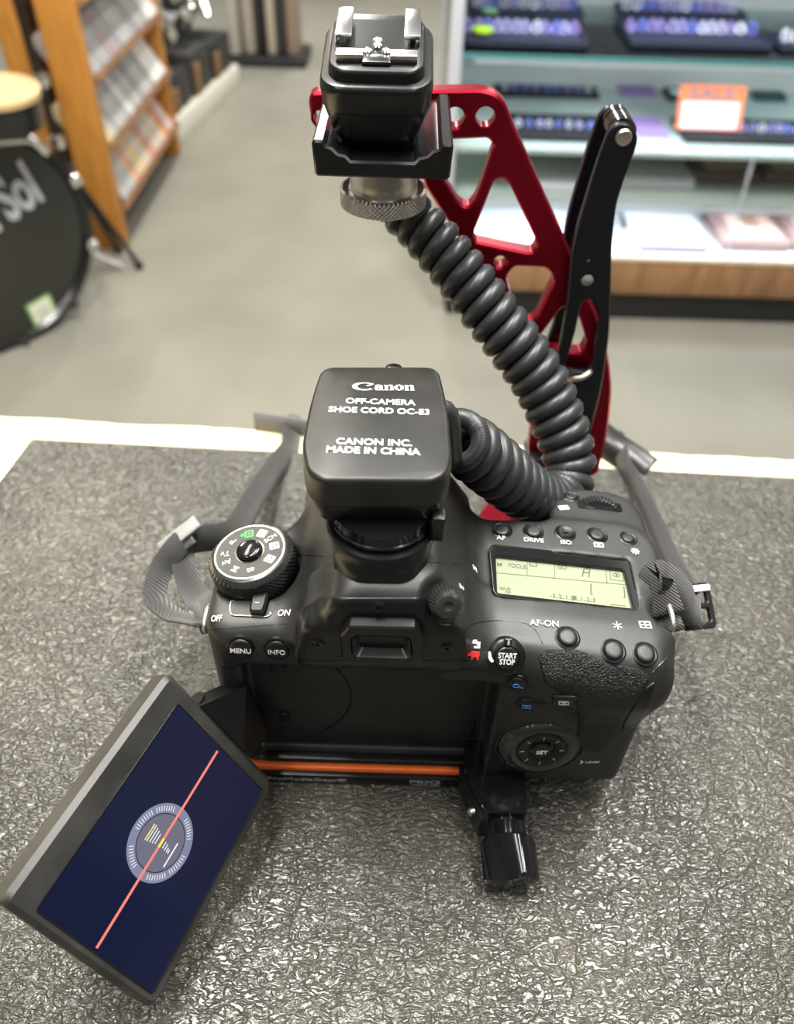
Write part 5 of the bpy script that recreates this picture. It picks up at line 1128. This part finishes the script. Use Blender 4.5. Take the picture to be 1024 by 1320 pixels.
g = Geo(); g.prism(fillet([(26, -2), (32.2, -20.0), (36, -20.0), (36, 10), (26, 10)], 1), 1.0, 13, b=0.6); part('clamp_jaw', g, 'anod', qp)
g = Geo(); g.lathe([(1.6, 0), (1.6, 1.6), (0.8, 2.2), (0.01, 2.3)], 16, frame((30.6, -16, 12), (-0.94, -0.33, 0.1), (0, 0, 1))); part('clamp_pin', g, 'steel', qp)
KF = frame((42.0, -20.0, 10.6), (0.03, -1, -0.08), (1, 0, 0))
g = Geo(); g.lathe([(6.8, -1), (6.8, 5.5), (6.2, 6.2), (6.0, 8)], 48, KF); kb = part('clamp_knob', g, 'gloss', qp)
# winged grip: round boss with two scooped flats
n = 72; rings = []
for z, sc in ((5.6, 0.90), (6.0, 0.98), (6.6, 1.0), (18.6, 1.0), (19.4, 0.97), (19.8, 0.9)):
    q = []
    for j in range(n):
        a = 2 * PI * j / n; r_ = 9.6 * sc; x, y = r_ * cos(a), r_ * sin(a)
        fl = 3.3 + 2.6 * (x / 9.6) ** 2
        if z > 8 or True: y = max(-9.6, min(y, 9.6)); y = math.copysign(min(abs(y), fl + max(0, (9.0 - z)) * 2.4), y)
        q.append((x, y, z))
    rings.append(q)
g = Geo(); g.grid(rings, KF @ RZ(rad(35))); part('knob_wing', g, 'gloss', kb, smooth=30)

# ================================================================== NECK STRAP
stp = thing('neck_strap', 'black woven camera neck strap trailing over the far counter edge', 'strap', (-75, 30, 0))
def strap(name, pts, width, th=1.1, n=10, m='web', twist=None):
    P = smooth_path(pts, n); wd = []
    for i, p in enumerate(P):
        t = (P[min(i + 1, len(P) - 1)] - P[max(i - 1, 0)]).normalized(); view = (p - Vector((0, -60, 330))).normalized()
        w = t.cross(view); w.normalize()
        if twist:
            a = twist[0] + (twist[1] - twist[0]) * i / (len(P) - 1); w = Matrix.Rotation(rad(a), 3, t) @ w
        if wd and w.dot(wd[-1]) < 0: w = -w
        wd.append(w if not wd else (wd[-1] * 0.5 + w * 0.5).normalized())
    g = Geo(); g.ribbon(P, wd, width, th); return part(name, g, m, stp, smooth=True)
def Z(px, py, z): return at_z(px, py, z)
strap('webbing', [Vector((-60, 12, 79)), Z(247, 800, 66), Z(222, 792, 54), Z(200, 770, 46), Z(206, 738, 44), Z(222, 712, 46), Z(236, 696, 46)], 9.5, 1.2, twist=(30, 12))
strap('webbing', [Vector((-60, 15, 77)), Z(264, 778, 62), Z(254, 770, 50), Z(244, 750, 43), Z(236, 722, 42), Z(233, 700, 44)], 10, 1.2, twist=(-50, 30))
strap('webbing', [Z(236, 698, 45), Z(258, 694, 42), Z(290, 690, 36), Z(308, 676, 31), Z(326, 645, 22), Z(347, 612, 11), Z(364, 590, 4.5), Z(374, 575, 1.2)] + [Vector((-62, 222, -1)), Vector((-60, 230, -22)), Vector((-50, 232, -70)), Vector((-20, 234, -120)), Vector((30, 234, -140)), Vector((80, 232, -115)), Vector((118, 226, -50)), Vector((126, 218, -4)), Vector((125, 208, 2)), Z(806, 600, 4), Z(820, 622, 8), Z(838, 660, 20), Z(858, 705, 38), Z(876, 742, 52), Z(892, 772, 60)], [11.5] * 90 + [11.5 - 3.0 * min(1, k / 20) for k in range(400)], 1.1, 10, twist=(25, 35))
g = Geo(); bq = frame(Z(232, 690, 47), (-0.1, -0.55, 0.8), Z(266, 672, 49) - Z(214, 706, 45))
g.box((-10, -3.0, -1.4), (9.5, 3.0, 1.6), 0.9, bq); part('strap_adjuster', g, 'tag', stp, label='grey strap adjuster beside the mode dial')
g = Geo(); g.box((-8, -7.5, -1.6), (4, -3.4, 1.0), 0.7, bq); part('strap_adjuster', g, 'tagblack', stp)
rb = strap('webbing', [Vector((89, 18, 84)), Z(846, 748, 89), Z(858, 746, 89.5), Z(872, 758, 84), Z(886, 780, 72), Z(900, 792, 64)], [11] * 60, 2.6, 8, twist=(0, 0))
strap('webbing', [Vector((90, 13, 82)), Z(852, 772, 80), Z(868, 786, 72), Z(886, 792, 66), Z(900, 794, 62)], 8, 2.2, 8)
bq = frame(Z(897, 782, 60), (0.25, -0.5, 0.8), Z(910, 797, 58) - Z(880, 800, 62))
g = Geo(); g.prism(rrect(-7, -8.5, 7, 8.5, 2), -1.2, 1.2, [rrect(-5, -6, 5, -1, 1), rrect(-5, 1, 5, 6, 1)], b=0.4, mtx=bq); part('strap_adjuster', g, 'tagblack', stp)
g = Geo(); g.box((-2, 5.2, 0.6), (6.4, 7.6, 2.2), 0.5, bq); part('adjuster_tab', g, 'white', stp)
g = Geo(); q = [Z(338, 548, 2), Z(396, 556, 2), Z(398, 578, 1), Z(350, 580, 0.5)]
strap('strap_pad', [Vector((-84, 219, 1.5)), Vector((-66, 215, 2.4)), Vector((-48, 213, 1.6)), Vector((-30, 214, 1.0))], 13, 0.9, 8, m='strapgrey', twist=(40, 55))
strap('strap_pad', [Vector((112, 224, 1.0)), Vector((120, 206, 2.6)), Vector((130, 194, 2.2)), Vector((137, 186, 1.2))], 17, 1.6, 8, m='tagblack')
